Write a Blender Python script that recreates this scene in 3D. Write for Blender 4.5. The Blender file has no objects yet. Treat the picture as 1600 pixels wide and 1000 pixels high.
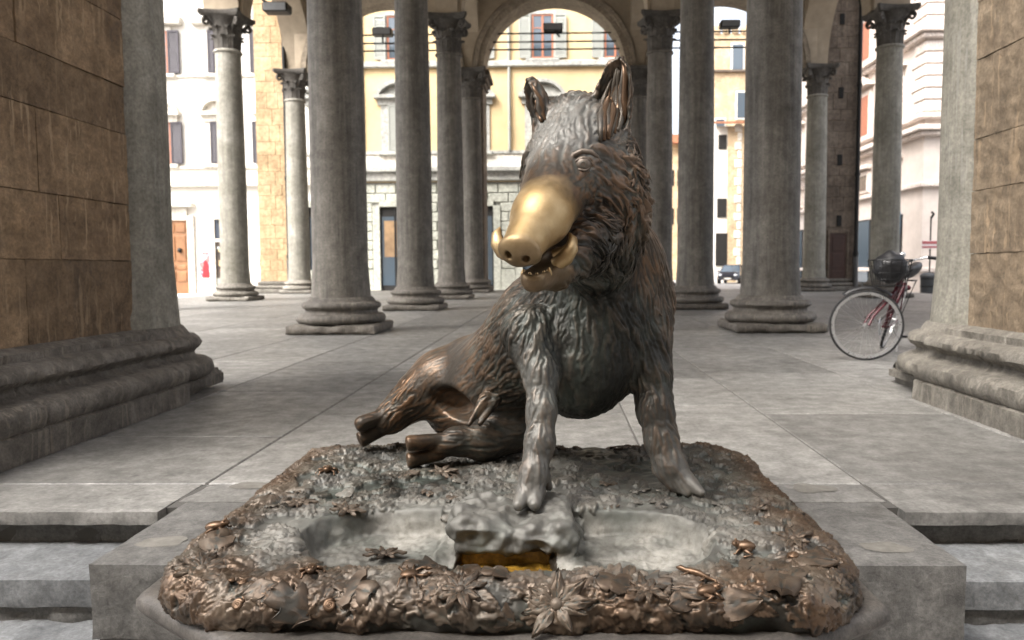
import bpy, bmesh, math, random
import numpy as np
from mathutils import Vector, Matrix, noise as mnoise

# ------------------------------------------------------------------ camera, sky, sun, exposure
SC = bpy.context.scene
COL = SC.collection
FPX = 1190.0; VPX, VPY = 868.0, 419.0
YAW = math.radians(1.0); PITCH = -math.atan((500 - VPY) / FPX); ROLL = math.radians(-0.3)
PPX = VPX - FPX * math.tan(YAW)
CAMP = np.array([0.0, 0.0, 0.89])
cam_data = bpy.data.cameras.new('camera')
cam = bpy.data.objects.new('camera', cam_data)
COL.objects.link(cam)
cam.matrix_world = (Matrix.Translation(CAMP) @ Matrix.Rotation(YAW, 4, 'Z')
                    @ Matrix.Rotation(math.pi / 2 + PITCH, 4, 'X') @ Matrix.Rotation(ROLL, 4, 'Z'))
cam_data.sensor_width = 36.0
cam_data.lens = FPX / 1600 * 36
cam_data.shift_x = (800 - PPX) / 1600
cam_data.clip_start = 0.05; cam_data.clip_end = 3000
cam_data.dof.use_dof = True
cam_data.dof.focus_distance = 2.1
cam_data.dof.aperture_fstop = 4.5
SC.camera = cam

SUN_EL, SUN_AZ = math.radians(50), math.radians(226)     # azimuth clockwise from +Y: behind the camera, to the left
world = bpy.data.worlds.new('World'); SC.world = world; world.use_nodes = True
wn = world.node_tree.nodes; wl = world.node_tree.links
bgn = wn['Background']
sky = wn.new('ShaderNodeTexSky'); sky.sky_type = 'NISHITA'; sky.sun_disc = False
sky.sun_elevation = SUN_EL; sky.sun_rotation = SUN_AZ
sky.air_density = 0.8; sky.dust_density = 7.0; sky.ozone_density = 0.6
hz = wn.new('ShaderNodeHueSaturation'); hz.inputs['Saturation'].default_value = 0.35      # thin cloud: a pale, nearly white sky
wl.new(sky.outputs['Color'], hz.inputs['Color']); wl.new(hz.outputs[0], bgn.inputs['Color']); bgn.inputs['Strength'].default_value = 0.15
sun_data = bpy.data.lights.new('sun', 'SUN'); sun_data.energy = 0.65; sun_data.angle = math.radians(25)
sun_data.color = (1.0, 0.95, 0.88)
sun = bpy.data.objects.new('sun', sun_data); COL.objects.link(sun)
sd = Vector((math.sin(SUN_AZ) * math.cos(SUN_EL), math.cos(SUN_AZ) * math.cos(SUN_EL), math.sin(SUN_EL)))
sun.rotation_euler = sd.to_track_quat('Z', 'Y').to_euler()
SC.view_settings.view_transform = 'Standard'; SC.view_settings.look = 'None'
SC.view_settings.gamma = 1.0; SC.view_settings.use_curve_mapping = False
SC.view_settings.exposure = 2.15
SC.cycles.max_bounces = 8; SC.cycles.diffuse_bounces = 5

# ------------------------------------------------------------------ photo pixel -> point (distance comes from a plane the thing touches)
def _axes():
    m = np.array(cam.matrix_world)
    return m[:3, 0], m[:3, 1], -m[:3, 2]
RT, UP, FW = _axes()
def ray(px, py): return FW + RT * (px - PPX) / FPX + UP * (500 - py) / FPX
def atY(px, py, y):
    d = ray(px, py); return CAMP + d * (y / d[1])
def atZ(px, py, z=0.0):
    d = ray(px, py); return CAMP + d * ((z - CAMP[2]) / d[2])
def V(*a): return Vector(a)

# ------------------------------------------------------------------ mesh helpers
class MB:
    def __init__(s): s.v = []; s.f = []
    def add(s, v, f, M=None):
        n = len(s.v)
        if M is not None: v = [tuple(M @ Vector(p)) for p in v]
        s.v += [tuple(p) for p in v]; s.f += [tuple(i + n for i in q) for q in f]; return s
    def box(s, x0, x1, y0, y1, z0, z1, b=0.0, M=None):
        if b <= 0:
            v = [(x, y, z) for z in (z0, z1) for y in (y0, y1) for x in (x0, x1)]
            f = [(0, 2, 3, 1), (4, 5, 7, 6), (0, 1, 5, 4), (2, 6, 7, 3), (0, 4, 6, 2), (1, 3, 7, 5)]
            return s.add(v, f, M)
        b = min(b, (x1 - x0) * .45, (y1 - y0) * .45, (z1 - z0) * .45)
        bm = bmesh.new(); bmesh.ops.create_cube(bm, size=1)
        for p in bm.verts: p.co = Vector((x0 if p.co.x < 0 else x1, y0 if p.co.y < 0 else y1, z0 if p.co.z < 0 else z1))
        bmesh.ops.bevel(bm, geom=list(bm.edges), offset=b, segments=1, affect='EDGES', profile=.5)
        return s.bm(bm, M)
    def bm(s, bm, M=None):
        bm.verts.index_update()
        s.add([tuple(p.co) for p in bm.verts], [[q.index for q in f.verts] for f in bm.faces], M); bm.free(); return s
    def rough(s, x0, x1, y0, y1, z0, z1, cell=.06, amp=.01, freq=8, seed=0, b=.01, M=None):
        """box cut into small cells whose skin is worn by noise: stone with chipped arrises"""
        nx, ny, nz = [max(1, min(96, int(round(d / cell)))) for d in (x1 - x0, y1 - y0, z1 - z0)]
        idx = {}; v = []; f = []
        def vid(i, j, k):
            key = (i, j, k)
            if key not in idx:
                p = Vector((x0 + (x1 - x0) * i / nx, y0 + (y1 - y0) * j / ny, z0 + (z1 - z0) * k / nz))
                c = Vector(((x0 + x1) / 2, (y0 + y1) / 2, (z0 + z1) / 2)); d = Vector((0, 0, 0)); e = 0
                for a, (q, m) in enumerate(((i, nx), (j, ny), (k, nz))):
                    if q == 0: d[a] -= 1; e += 1
                    if q == m: d[a] += 1; e += 1
                q = p * freq + Vector((seed * 7.13, seed * 3.7, seed * 1.9))
                nz1 = mnoise.fractal(q, .9, 2.1, 4)
                w = amp * (min(.25, nz1) - .2) * (1 if e == 1 else .35)
                if e > 1: w -= b * (.5 + .9 * abs(mnoise.noise(q * .7)) + 2.2 * max(0, mnoise.noise(q * .45) - .35))
                p = p + d.normalized() * w if d.length else p
                idx[key] = len(v); v.append(tuple(p))
            return idx[key]
        for i in range(nx):
            for j in range(ny):
                f.append((vid(i, j, 0), vid(i, j + 1, 0), vid(i + 1, j + 1, 0), vid(i + 1, j, 0)))
                f.append((vid(i, j, nz), vid(i + 1, j, nz), vid(i + 1, j + 1, nz), vid(i, j + 1, nz)))
        for i in range(nx):
            for k in range(nz):
                f.append((vid(i, 0, k), vid(i + 1, 0, k), vid(i + 1, 0, k + 1), vid(i, 0, k + 1)))
                f.append((vid(i, ny, k), vid(i, ny, k + 1), vid(i + 1, ny, k + 1), vid(i + 1, ny, k)))
        for j in range(ny):
            for k in range(nz):
                f.append((vid(0, j, k), vid(0, j, k + 1), vid(0, j + 1, k + 1), vid(0, j + 1, k)))
                f.append((vid(nx, j, k), vid(nx, j + 1, k), vid(nx, j + 1, k + 1), vid(nx, j, k + 1)))
        return s.add(v, f, M)
    def lathe(s, prof, seg=32, M=None, wear=0.0, seed=0, a0=0.0, a1=2 * math.pi, cap=True):
        full = abs(a1 - a0 - 2 * math.pi) < 1e-6; n = seg if full else seg + 1
        v = []
        for (r, z) in prof:
            for k in range(n):
                a = a0 + (a1 - a0) * k / seg
                rr = r
                if wear:
                    q = Vector((math.cos(a) * r * 7, math.sin(a) * r * 7, z * 7 + seed * 5.1))
                    rr += wear * min(0.25, mnoise.fractal(q, .9, 2.0, 3))
                v.append((rr * math.cos(a), rr * math.sin(a), z))
        f = []
        for i in range(len(prof) - 1):
            for k in range(seg):
                k2 = (k + 1) % n if full else k + 1
                f.append((i * n + k, i * n + k2, (i + 1) * n + k2, (i + 1) * n + k))
        if full and cap:
            if prof[0][0] > 1e-4: f.append(tuple(range(n - 1, -1, -1)))
            if prof[-1][0] > 1e-4: f.append(tuple((len(prof) - 1) * n + k for k in range(n)))
        return s.add(v, f, M)
    def tube(s, pts, rad, seg=8, M=None, cap=True, flat=1.0):
        P = [Vector(p) for p in pts]; n = len(P)
        R = rad if isinstance(rad, (list, tuple)) else [rad] * n
        v = []; f = []; u = None
        for i in range(n):
            t = (P[min(i + 1, n - 1)] - P[max(i - 1, 0)])
            t = t.normalized() if t.length > 1e-9 else Vector((0, 0, 1))
            if u is None:
                u = t.orthogonal().normalized()
            else:
                u = (u - t * u.dot(t)); u = u.normalized() if u.length > 1e-6 else t.orthogonal().normalized()
            w = t.cross(u)
            for k in range(seg):
                a = 2 * math.pi * k / seg
                v.append(tuple(P[i] + (u * math.cos(a) + w * math.sin(a) * flat) * R[i]))
        for i in range(n - 1):
            for k in range(seg):
                k2 = (k + 1) % seg
                f.append((i * seg + k, i * seg + k2, (i + 1) * seg + k2, (i + 1) * seg + k))
        if cap:
            f.append(tuple(range(seg - 1, -1, -1))); f.append(tuple((n - 1) * seg + k for k in range(seg)))
        return s.add(v, f, M)
    def sphere(s, c, r, seg=12, rings=8, M=None):
        rx, ry, rz = r if isinstance(r, (tuple, list)) else (r, r, r)
        pr = [(math.sin(math.pi * i / rings), -math.cos(math.pi * i / rings)) for i in range(rings + 1)]
        L = MB().lathe([(max(a, 1e-5), z) for a, z in pr], seg)
        v = [(c[0] + p[0] * rx, c[1] + p[1] * ry, c[2] + p[2] * rz) for p in L.v]
        return s.add(v, L.f, M)
    def prism(s, poly, y0, y1, M=None):
        """polygon in x,z extruded along y"""
        n = len(poly)
        v = [(x, y0, z) for x, z in poly] + [(x, y1, z) for x, z in poly]
        f = [tuple(range(n)), tuple(range(2 * n - 1, n - 1, -1))]
        f += [(i, n + i, n + (i + 1) % n, (i + 1) % n) for i in range(n)]
        return s.add(v, f, M)
    def sweep(s, prof, path, closed=False):
        """profile (outward offset, z) swept along a plan path of (x,y,nx,ny) stations"""
        n = len(prof); v = []; f = []
        for (x, y, nx, ny) in path:
            for (o, z) in prof: v.append((x + nx * o, y + ny * o, z))
        m = len(path)
        for i in range(m if closed else m - 1):
            a = i * n; b = ((i + 1) % m) * n
            for k in range(n - 1): f.append((a + k, b + k, b + k + 1, a + k + 1))
        return s.add(v, f)
    def mesh(s, name, smooth=False, fix=True):
        me = bpy.data.meshes.new(name); me.from_pydata(s.v, [], s.f); me.update()
        if fix:
            bm = bmesh.new(); bm.from_mesh(me); bmesh.ops.recalc_face_normals(bm, faces=bm.faces); bm.to_mesh(me); bm.free()
        if smooth is not False:
            me.shade_smooth()
            if smooth is not True: me.set_sharp_from_angle(angle=math.radians(smooth))
        return me
    def build(s, name, mat, parent=None, smooth=False, loc=None, fix=True):
        return link(name, s.mesh(name, smooth, fix), mat, parent, loc)

def link(name, me, mat, parent=None, loc=None):
    o = bpy.data.objects.new(name, me); COL.objects.link(o)
    if mat is not None and not me.materials: me.materials.append(mat)
    if parent: o.parent = parent
    if loc is not None: o.location = loc
    return o
def thing(name, label, cat, loc=(0, 0, 0), rz=0.0, group=None):
    o = bpy.data.objects.new(name, None); COL.objects.link(o); o.empty_display_size = .1
    o.location = loc; o.rotation_euler = (0, 0, rz); return tag(o, label, cat, group)
def tag(o, label=None, cat=None, group=None, kind=None):
    if label: o['label'] = label
    if cat: o['category'] = cat
    if group: o['group'] = group
    if kind: o['kind'] = kind
    return o
def dup(o, parent=None, label=None):
    c = o.copy(); COL.objects.link(c); c.parent = parent
    for ch in o.children: dup(ch, c)
    if label: c['label'] = label
    return c

# ------------------------------------------------------------------ materials
def ramp(nt, fac, stops):
    r = nt.nodes.new('ShaderNodeValToRGB'); e = r.color_ramp.elements
    while len(e) < len(stops): e.new(.5)
    for el, (p, c) in zip(e, stops):
        el.position = p; el.color = (c[0], c[1], c[2], 1) if not isinstance(c, (int, float)) else (c, c, c, 1)
    nt.links.new(fac, r.inputs[0]); return r.outputs[0]
def tex(nt, co, scale, detail=5, rough=.6, stretch=None, dist=0.0):
    n = nt.nodes.new('ShaderNodeTexNoise'); n.inputs['Scale'].default_value = scale
    n.inputs['Detail'].default_value = detail; n.inputs['Roughness'].default_value = rough
    n.inputs['Distortion'].default_value = dist
    if stretch:
        m = nt.nodes.new('ShaderNodeMapping'); m.inputs['Scale'].default_value = stretch
        nt.links.new(co, m.inputs['Vector']); co = m.outputs[0]
    nt.links.new(co, n.inputs['Vector']); return n.outputs['Fac']
def mix(nt, fac, a, b, mode='MIX'):
    n = nt.nodes.new('ShaderNodeMix'); n.data_type = 'RGBA'; n.blend_type = mode
    for k, x in ((0, fac), (6, a), (7, b)):
        if hasattr(x, 'links'): nt.links.new(x, n.inputs[k])
        elif isinstance(x, (int, float)): n.inputs[k].default_value = x if k == 0 else (x, x, x, 1)
        else: n.inputs[k].default_value = (*x, 1)
    return n.outputs[2]
def math_(nt, op, a, b=0.0):
    n = nt.nodes.new('ShaderNodeMath'); n.operation = op
    for k, x in ((0, a), (1, b)):
        if hasattr(x, 'links'): nt.links.new(x, n.inputs[k])
        else: n.inputs[k].default_value = x
    return n.outputs[0]
def newmat(name):
    m = bpy.data.materials.new(name); m.use_nodes = True; nt = m.node_tree
    p = nt.nodes['Principled BSDF']; return m, nt, p
def coords(nt, world_space=True):
    if world_space:
        return nt.nodes.new('ShaderNodeNewGeometry').outputs['Position']
    return nt.nodes.new('ShaderNodeTexCoord').outputs['Object']
def bump(nt, p, h, strength=.4, dist=.01):
    b = nt.nodes.new('ShaderNodeBump'); b.inputs['Strength'].default_value = strength; b.inputs['Distance'].default_value = dist
    nt.links.new(h, b.inputs['Height']); nt.links.new(b.outputs[0], p.inputs['Normal'])
def stone(name, c0, c1, c2, scale=1.0, rough=.75,  streak=.0, bstr=.5, bdist=.012, var=.18, light=None, scratch=0.0, stain=None, spots=0.0, mott=.8):
    """weathered stone: three tones by large and fine noise, per-block tone, vertical streaks, pale chips"""
    m, nt, p = newmat(name); co = coords(nt)
    n1 = tex(nt, co, 1.3 * scale, 6, .65, dist=.4); n2 = tex(nt, co, 9 * scale, 6, .7); n3 = tex(nt, co, 55 * scale, 4, .7)
    col = ramp(nt, n1, [(.3, c0), (.52, c1), (.72, c2)])
    col = mix(nt, mott, col, ramp(nt, n2, [(.3, .28), (.5, .5), (.72, .78)]), 'OVERLAY')
    col = mix(nt, .6, col, ramp(nt, n3, [(.35, .3), (.65, .7)]), 'OVERLAY')
    if streak:
        ns = tex(nt, co, 4, 5, .65, stretch=(3.0, 3.0, .12))
        col = mix(nt, streak, col, ramp(nt, ns, [(.32, .22), (.5, .5), (.7, .74)]), 'OVERLAY')
    if stain:
        nb = tex(nt, co, 2.2, 7, .75, dist=1.2)
        col = mix(nt, ramp(nt, nb, [(.55, 0), (.72, .75)]), col, stain)
    if light:
        nl = tex(nt, co, 16, 8, .8, dist=1.0)
        col = mix(nt, ramp(nt, nl, [(.66, 0), (.7, .7)]), col, light)
    h = mix(nt, .4, n2, n3)
    if scratch:
        sc = None
        for q_, (rx_, sy_) in enumerate(((.95, 1.0), (-.75, 1.3), (1.35, .9))):
            mp = nt.nodes.new('ShaderNodeMapping'); mp.inputs['Rotation'].default_value = (rx_, rx_ * .8, .3 * q_); mp.inputs['Scale'].default_value = (26 * sy_, 26 * sy_, 1.6)
            mp.inputs['Location'].default_value = (q_ * 3.7, q_ * 1.9, q_ * 5.3); nt.links.new(co, mp.inputs['Vector'])
            k_ = ramp(nt, tex(nt, mp.outputs[0], 1.0, 1.5, .5, dist=.25), [(.635, 0), (.665, 1)])
            sc = k_ if sc is None else math_(nt, 'MAXIMUM', sc, k_)
        msk = tex(nt, co, 2.6, 4, .7)
        sc = math_(nt, 'MULTIPLY', sc, ramp(nt, msk, [(.42, .15), (.58, 1)]))
        col = mix(nt, math_(nt, 'MULTIPLY', sc, scratch), col, light or (.6, .5, .4))
        h = mix(nt, math_(nt, 'MULTIPLY', sc, .5), h, 0.0)
    if spots:
        for (sc_, th_, c_) in ((7.0, .035, (.07, .068, .065)), (11.0, .022, (.34, .33, .31))):
            vo = nt.nodes.new('ShaderNodeTexVoronoi'); vo.inputs['Scale'].default_value = sc_; nt.links.new(mix(nt, .04, co, tex(nt, co, 30, 3)), vo.inputs['Vector'])
            keep = ramp(nt, vo.outputs['Color'], [(.55, 0), (.6, 1)])
            col = mix(nt, math_(nt, 'MULTIPLY', math_(nt, 'MULTIPLY', ramp(nt, vo.outputs['Distance'], [(th_ * 2.2, 1), (th_ * 3.4, 0)]), keep), spots), col, c_)
    oi = nt.nodes.new('ShaderNodeObjectInfo')
    rv = nt.nodes.new('ShaderNodeMapRange'); nt.links.new(oi.outputs['Random'], rv.inputs[0])
    rv.inputs[3].default_value = 1 - var; rv.inputs[4].default_value = 1 + var
    hsv = nt.nodes.new('ShaderNodeHueSaturation'); nt.links.new(rv.outputs[0], hsv.inputs['Value']); nt.links.new(col, hsv.inputs['Color'])
    nt.links.new(hsv.outputs[0], p.inputs['Base Color'])
    nt.links.new(ramp(nt, n2, [(.3, rough + .12), (.7, rough - .1)]), p.inputs['Roughness'])
    bump(nt, p, h, bstr, bdist); return m
def plain(name, c, rough=.6, metal=0.0, nscale=20, var=.12, bstr=.1, spec=None, stretch=None):
    m, nt, p = newmat(name); co = coords(nt)
    n = tex(nt, co, nscale, 5, .65, stretch=stretch); n0 = tex(nt, co, nscale * .11, 4, .6)
    col = mix(nt, 1.0, c, ramp(nt, n, [(.25, 1 - var), (.75, 1 + var * .4)]), 'MULTIPLY')
    col = mix(nt, 1.0, col, ramp(nt, n0, [(.3, 1 - var), (.7, 1.0)]), 'MULTIPLY')
    nt.links.new(col, p.inputs['Base Color']); p.inputs['Metallic'].default_value = metal
    nt.links.new(ramp(nt, n, [(.3, min(1, rough + .08)), (.7, max(0, rough - .08))]), p.inputs['Roughness'])
    if bstr: bump(nt, p, n, bstr, .004)
    return m

M_COL = stone('grey_sandstone', (0.078, 0.070, 0.059), (0.112, 0.102, 0.087), (0.160, 0.148, 0.128), .8, .7, streak=.6, bstr=.35, var=.14, light=(.24, .23, .21), scratch=.2, mott=.6)
M_COLP = stone('pale_grey_sandstone', (0.147, 0.138, 0.110), (0.210, 0.200, 0.168), (0.290, 0.278, 0.240), .8, .72, streak=.4, bstr=.3, var=.05, light=(.36, .35, .32), scratch=.25, mott=.5)
M_PIER = stone('brown_sandstone', (0.112, 0.072, 0.040), (0.185, 0.123, 0.069), (0.285, 0.200, 0.120), .9, .8, streak=.15, bstr=.9, var=.2, light=(.36, .26, .16), scratch=.6, stain=(.06, .045, .035))
M_PIERR = stone('ochre_sandstone', (0.115, 0.085, 0.055), (0.165, 0.125, 0.083), (0.230, 0.182, 0.126), .9, .8, streak=.1, bstr=.9, var=.12, light=(.36, .26, .16), scratch=.5, stain=(.10, .07, .045))
M_MOULD = stone('worn_moulding_stone', (0.062, 0.054, 0.045), (0.105, 0.094, 0.080), (0.165, 0.150, 0.130), 1.6, .72, streak=.15, bstr=.6, var=.1, light=(.32, .28, .22), scratch=.3)
M_MOULDP = stone('worn_pale_moulding_stone', (0.095, 0.086, 0.072), (0.150, 0.138, 0.117), (0.225, 0.210, 0.182), 1.6, .74, streak=.1, bstr=.6, var=.1, light=(.42, .38, .31), scratch=.2)
M_FLOOR = stone('paving_stone', (0.118, 0.114, 0.106), (0.160, 0.156, 0.146), (0.212, 0.207, 0.195), .9, .55, bstr=.3, bdist=.006, var=.19, light=(.26, .25, .23), stain=(.10, .098, .092), spots=.6)
M_STEP = stone('step_stone', (0.116, 0.121, 0.125), (0.165, 0.171, 0.173), (0.220, 0.223, 0.220), 1.3, .62, bstr=.4, var=.06, light=(.25, .25, .235), stain=(.09, .09, .087))
M_BLOCK = stone('podium_stone', (0.075, 0.073, 0.068), (0.118, 0.115, 0.108), (0.170, 0.166, 0.156), 1.5, .68, streak=.35, bstr=.6, var=.05, light=(.20, .19, .17), stain=(.055, .05, .044))
M_OCT = stone('brown_plinth_stone', (0.045, 0.040, 0.034), (0.078, 0.070, 0.061), (0.125, 0.114, 0.100), 2.2, .55, bstr=.35, var=.03, light=(.30, .27, .23))
M_MORTAR = plain('pale_mortar', (.19, .18, .158), .9, nscale=30, var=.3, bstr=.4)
M_VAULT = plain('vault_plaster', (.42, .35, .26), .9, nscale=3, var=.25)
M_ARCH = stone('arch_stone', (.16, .125, .09), (.23, .19, .14), (.30, .25, .19), 1, .8, bstr=.3, var=.04)
M_IRON = plain('black_iron', (.02, .02, .02), .5, 0.6)
# ================================================================== ground, street, floor, steps
def sheet(name, x0, x1, y0, y1, z, mat):
    o = MB().add([(x0, y0, z), (x1, y0, z), (x1, y1, z), (x0, y1, z)], [(0, 1, 2, 3)]).build(name, mat, fix=False)
    return tag(o, kind='structure')
M_STREET = stone('street_paving', (.22, .21, .20), (.27, .26, .25), (.32, .31, .30), .7, .7, bstr=.2, var=0)
STZ = -0.42
sheet('ground', -900, 900, -900, 900, STZ, M_STREET)
XI, XO = 3.05, 9.45                      # inner and outer column lines
ROWS = [5.2, 10.8, 16.6, 22.4, 28.2]     # rows of columns along the depth
rnd = random.Random(5)
# floor body (joints show it as dark lines), then slabs laid on it
flo = MB().box(-12.2, 12.2, 2.80, 31.5, STZ + .01, -.006).build('floor', plain('joint_mortar', (.085, .081, .074), .9))
tag(flo, kind='structure')
slab_cache = {}
def slab(x0, x1, y0, y1, z1=0.0, zb=-.07):
    w, d = round(x1 - x0, 2), round(y1 - y0, 2); k = (w, d)
    if k not in slab_cache:
        me = MB().box(-w / 2, w / 2, -d / 2, d / 2, zb, 0, .005).mesh('paving_slab'); me.materials.append(M_FLOOR); slab_cache[k] = me
    o = link('paving_slab', slab_cache[k], None, flo, ((x0 + x1) / 2, (y0 + y1) / 2, z1 + rnd.uniform(-.0015, .0015)))
G = .0032
bands = [(-12.2, -9.1), (-9.1, -7.2), (-7.2, -5.2), (-5.2, -3.4), (-3.4, -2.46), (-2.46, -1.46), (-1.46, -.62), (-.62, .42), (.42, 1.26), (1.26, 2.36), (2.36, 3.5), (3.5, 5.3), (5.3, 7.2), (7.2, 9.1), (9.1, 12.2)]
n300 = 0
for (a, b) in bands:
    y = 3.1 + G
    while y < 31.5:
        L = rnd.choice([.9, 1.2, 1.5, 1.8]) * (1 if y < 12 else 1.6)
        y2 = min(31.5, round(y + L, 2))
        if 31.5 - y2 < .5: y2 = 31.5
        slab(a + G, b - G, y, y2 - G); y = y2 + G
# front edge slabs with worn lips, and the two flights of steps beside the podium
def worn_slab(name, x0, x1, y0, y1, z0, z1, mat, parent, seed, amp=.012):
    return MB().rough(x0, x1, y0, y1, z0, z1, .028, amp * .7, 13, seed, .006).build(name, mat, parent, smooth=40)
sd_ = 1
for (a, b) in ((-6.0, -4.1), (-4.1, -2.75), (-2.75, -1.47), (1.265, 2.4), (2.4, 4.0), (4.0, 6.0)):
    worn_slab('edge_slab', a + G, b - G, 2.735, 3.1, -.055, 0, M_FLOOR, flo, sd_, .006); sd_ += 1
worn_slab('edge_slab', -1.46, 1.255, 2.86, 3.1, -.055, 0, M_FLOOR, flo, 31, .002)
for side, (xa, xb), lab in ((-1, (-6.0, -1.43), 'worn grey stone steps up to the paving by the dark brown pier'), (1, (1.235, 6.0), 'worn grey stone steps up to the paving by the ochre pier')):
    st = thing('stone_steps', lab, 'steps', ((xa + xb) / 2, 2.5, STZ))
    for (z0, z1, y0, y1) in ((-.30, -.135, 2.44, 2.88), (-.43, -.285, 2.12, 2.6)):
        cuts = [xa, xa + (xb - xa) * (.34 if side < 0 else .22), xa + (xb - xa) * (.62 if side < 0 else .7), xb]
        for q in range(3):
            o = worn_slab('step_tread', cuts[q] + .003, cuts[q + 1] - .003, y0, y1, z1 - .1, z1, M_STEP, st, sd_, .010); sd_ += 1
            o.location = -Vector(st.location)
            o = worn_slab('step_riser', cuts[q] + .01, cuts[q + 1] - .01, y0 + .018, y1 - .05, z0 - .1, z1 - .1, M_BLOCK, st, sd_, .03); sd_ += 1
            o.location = -Vector(st.location)
    o = MB().rough(xa, xb, 2.79, 2.95, -.30, -.055, .05, .02, 9, sd_, .004).build('step_riser', M_BLOCK, st, smooth=40)
    o.location = -Vector(st.location)
# podium block that carries the fountain
pod = thing('stone_podium', 'grey chipped stone block jutting from the floor edge under the bronze fountain', 'podium', (-.1, 2.5, STZ))
o = MB().rough(-1.425, 1.225, 2.235, 2.855, -.24, 0, .028, .004, 14, 77, .005).build('top_block', M_BLOCK, pod, smooth=40); o.location = -Vector(pod.location)
o = MB().rough(-1.415, 1.215, 2.255, 2.85, STZ, -.24, .028, .03, 11, 78, .004).build('lower_block', M_BLOCK, pod, smooth=40); o.location = -Vector(pod.location)
for (px, py, rx, ry, s) in ((1380, 855, .075, .05, 1), (1268, 763, .085, .06, 2), (255, 845, .085, .05, 3), (395, 758, .09, .05, 4)):
    c = atZ(px, py, .002); v = [(0, 0, .0012)]
    for k in range(22):
        a = 2 * math.pi * k / 22; q = 1 + .45 * mnoise.noise(Vector((math.cos(a) * 1.3, math.sin(a) * 1.3, s * 4.4)))
        v.append((rx * q * math.cos(a), ry * q * math.sin(a), .0008))
    MB().add(v, [(0, k + 1, (k + 1) % 22 + 1) for k in range(22)]).build('mortar_plug', M_MORTAR, pod if py > 800 else flo, True, Vector((c[0], c[1], -.0006 if py > 800 else .0012)) - (Vector(pod.location) if py > 800 else Vector((0, 0, 0))))

# ================================================================== columns
PLH = .135
BASEP = [(.565, PLH), (.60, .15), (.625, .19), (.615, .235), (.575, .265), (.525, .27), (.505, .29), (.50, .315), (.515, .335), (.535, .345), (.555, .375), (.545, .41), (.515, .43), (.475, .435), (.455, .47), (.43, .50)]
SH = 6.98; CAPT = 8.02
def shaft_prof():
    p = []
    for i in range(15):
        t = i / 14; z = .5 + (SH - .5) * t
        p.append((.385 + (.345 - .385) * t + .012 * math.sin(math.pi * t) + (.03 * (1 - t * 14) if i == 0 else 0), z))
    p += [(.345, SH), (.385, SH + .015), (.392, SH + .05), (.37, SH + .08), (.335, SH + .085)]
    return p
ME_SHAFT = MB().lathe(shaft_prof(), 40, wear=.003).mesh('shaft', 50)
ME_BASE = [MB().lathe(BASEP, 44, wear=.022, seed=k).mesh('moulded_base', 50) for k in range(3)]
ME_PL = [MB().rough(-.62, .62, -.61, .61, 0, PLH, .05, .03, 6, 40 + k, .035).mesh('plinth', 45) for k in range(3)]
def acanthus(h, w, curl, lobes=3):
    """a bent leaf with a rib and lobed edges, foot at origin, growing up z, bulging to +x"""
    mb = MB(); rows = 9; cols = 7; v = []
    for i in range(rows):
        t = i / (rows - 1)
        if t < .72: x = .02 + .05 * t; z = h * t / .80
        else:
            q = (t - .72) / .28; x = .056 + curl * math.sin(q * 1.9); z = h * .9 + h * .1 * math.sin(q * 2.2) - h * .13 * q * q
        wd = w * (.75 + .3 * math.sin(t * math.pi)) * (1 if t < .75 else 1 - .62 * (t - .75) / .25) * (1 + .16 * math.sin(t * lobes * 2 * math.pi + 1))
        for j in range(cols):
            s = -1 + 2 * j / (cols - 1)
            v.append((x - .035 * s * s + (.016 if j % 2 else 0) + (.012 if j == 3 else 0), s * wd / 2, z))
    f = [(i * cols + j, i * cols + j + 1, (i + 1) * cols + j + 1, (i + 1) * cols + j) for i in range(rows - 1) for j in range(cols - 1)]
    n = len(v); v2 = [(x - .03, y, z - .004) for x, y, z in v]
    mb.add(v, f); mb.add(v2, [tuple(reversed(q)) for q in f])
    rim = [j for j in range(cols)] + [i * cols + cols - 1 for i in range(1, rows)] + [(rows - 1) * cols + j for j in range(cols - 2, -1, -1)] + [i * cols for i in range(rows - 2, 0, -1)]
    mb.f += [(rim[k], rim[(k + 1) % len(rim)], rim[(k + 1) % len(rim)] + n, rim[k] + n) for k in range(len(rim))]
    return mb
ME_LEAF = [acanthus(.40, .26, .10).mesh('acanthus_leaf', 60), acanthus(.64, .27, .13).mesh('acanthus_leaf', 60)]
def volute():
    mb = MB(); pts = []; rad = []
    for i in range(26):
        t = i / 25
        if t < .45: pts.append((.30 + .28 * (t / .45) ** 1.5, 0, .42 + .42 * t / .45)); rad.append(.045)
        else:
            q = (t - .45) / .55; a = math.pi / 2 - q * 4.2 * math.pi * .62; r = .105 * (1 - .72 * q)
            pts.append((.585 + r * math.cos(a), 0, .745 + r * math.sin(a))); rad.append(.045 - .015 * q)
    return mb.tube(pts, rad, 8, flat=1.0)
ME_VOL = volute().mesh('volute', 60)
def abacus():
    mb = MB(); out = []
    for s in range(4):
        for k in range(9):
            t = k / 8; a = s * math.pi / 2
            x = .60 - .13 * math.sin(math.pi * t); y = -.60 + 1.2 * t
            if k == 0: y += .06
            if k == 8: y -= .06
            out.append((x * math.cos(a) - y * math.sin(a), x * math.sin(a) + y * math.cos(a)))
    n = len(out); v = []
    for (sc, z) in ((.90, .88), (.97, .93), (1.0, .95), (1.0, 1.04)): v += [(x * sc, y * sc, z) for x, y in out]
    f = [(i * n + k, i * n + (k + 1) % n, (i + 1) * n + (k + 1) % n, (i + 1) * n + k) for i in range(3) for k in range(n)]
    f += [tuple(range(n - 1, -1, -1)), tuple(3 * n + k for k in range(n))]
    return mb.add(v, f)
ME_ABA = abacus().mesh('abacus', 40)
ME_BELL = MB().lathe([(.335, 0), (.345, .3), (.37, .6), (.44, .82), (.52, .9)], 28).mesh('capital', 50)
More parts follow.
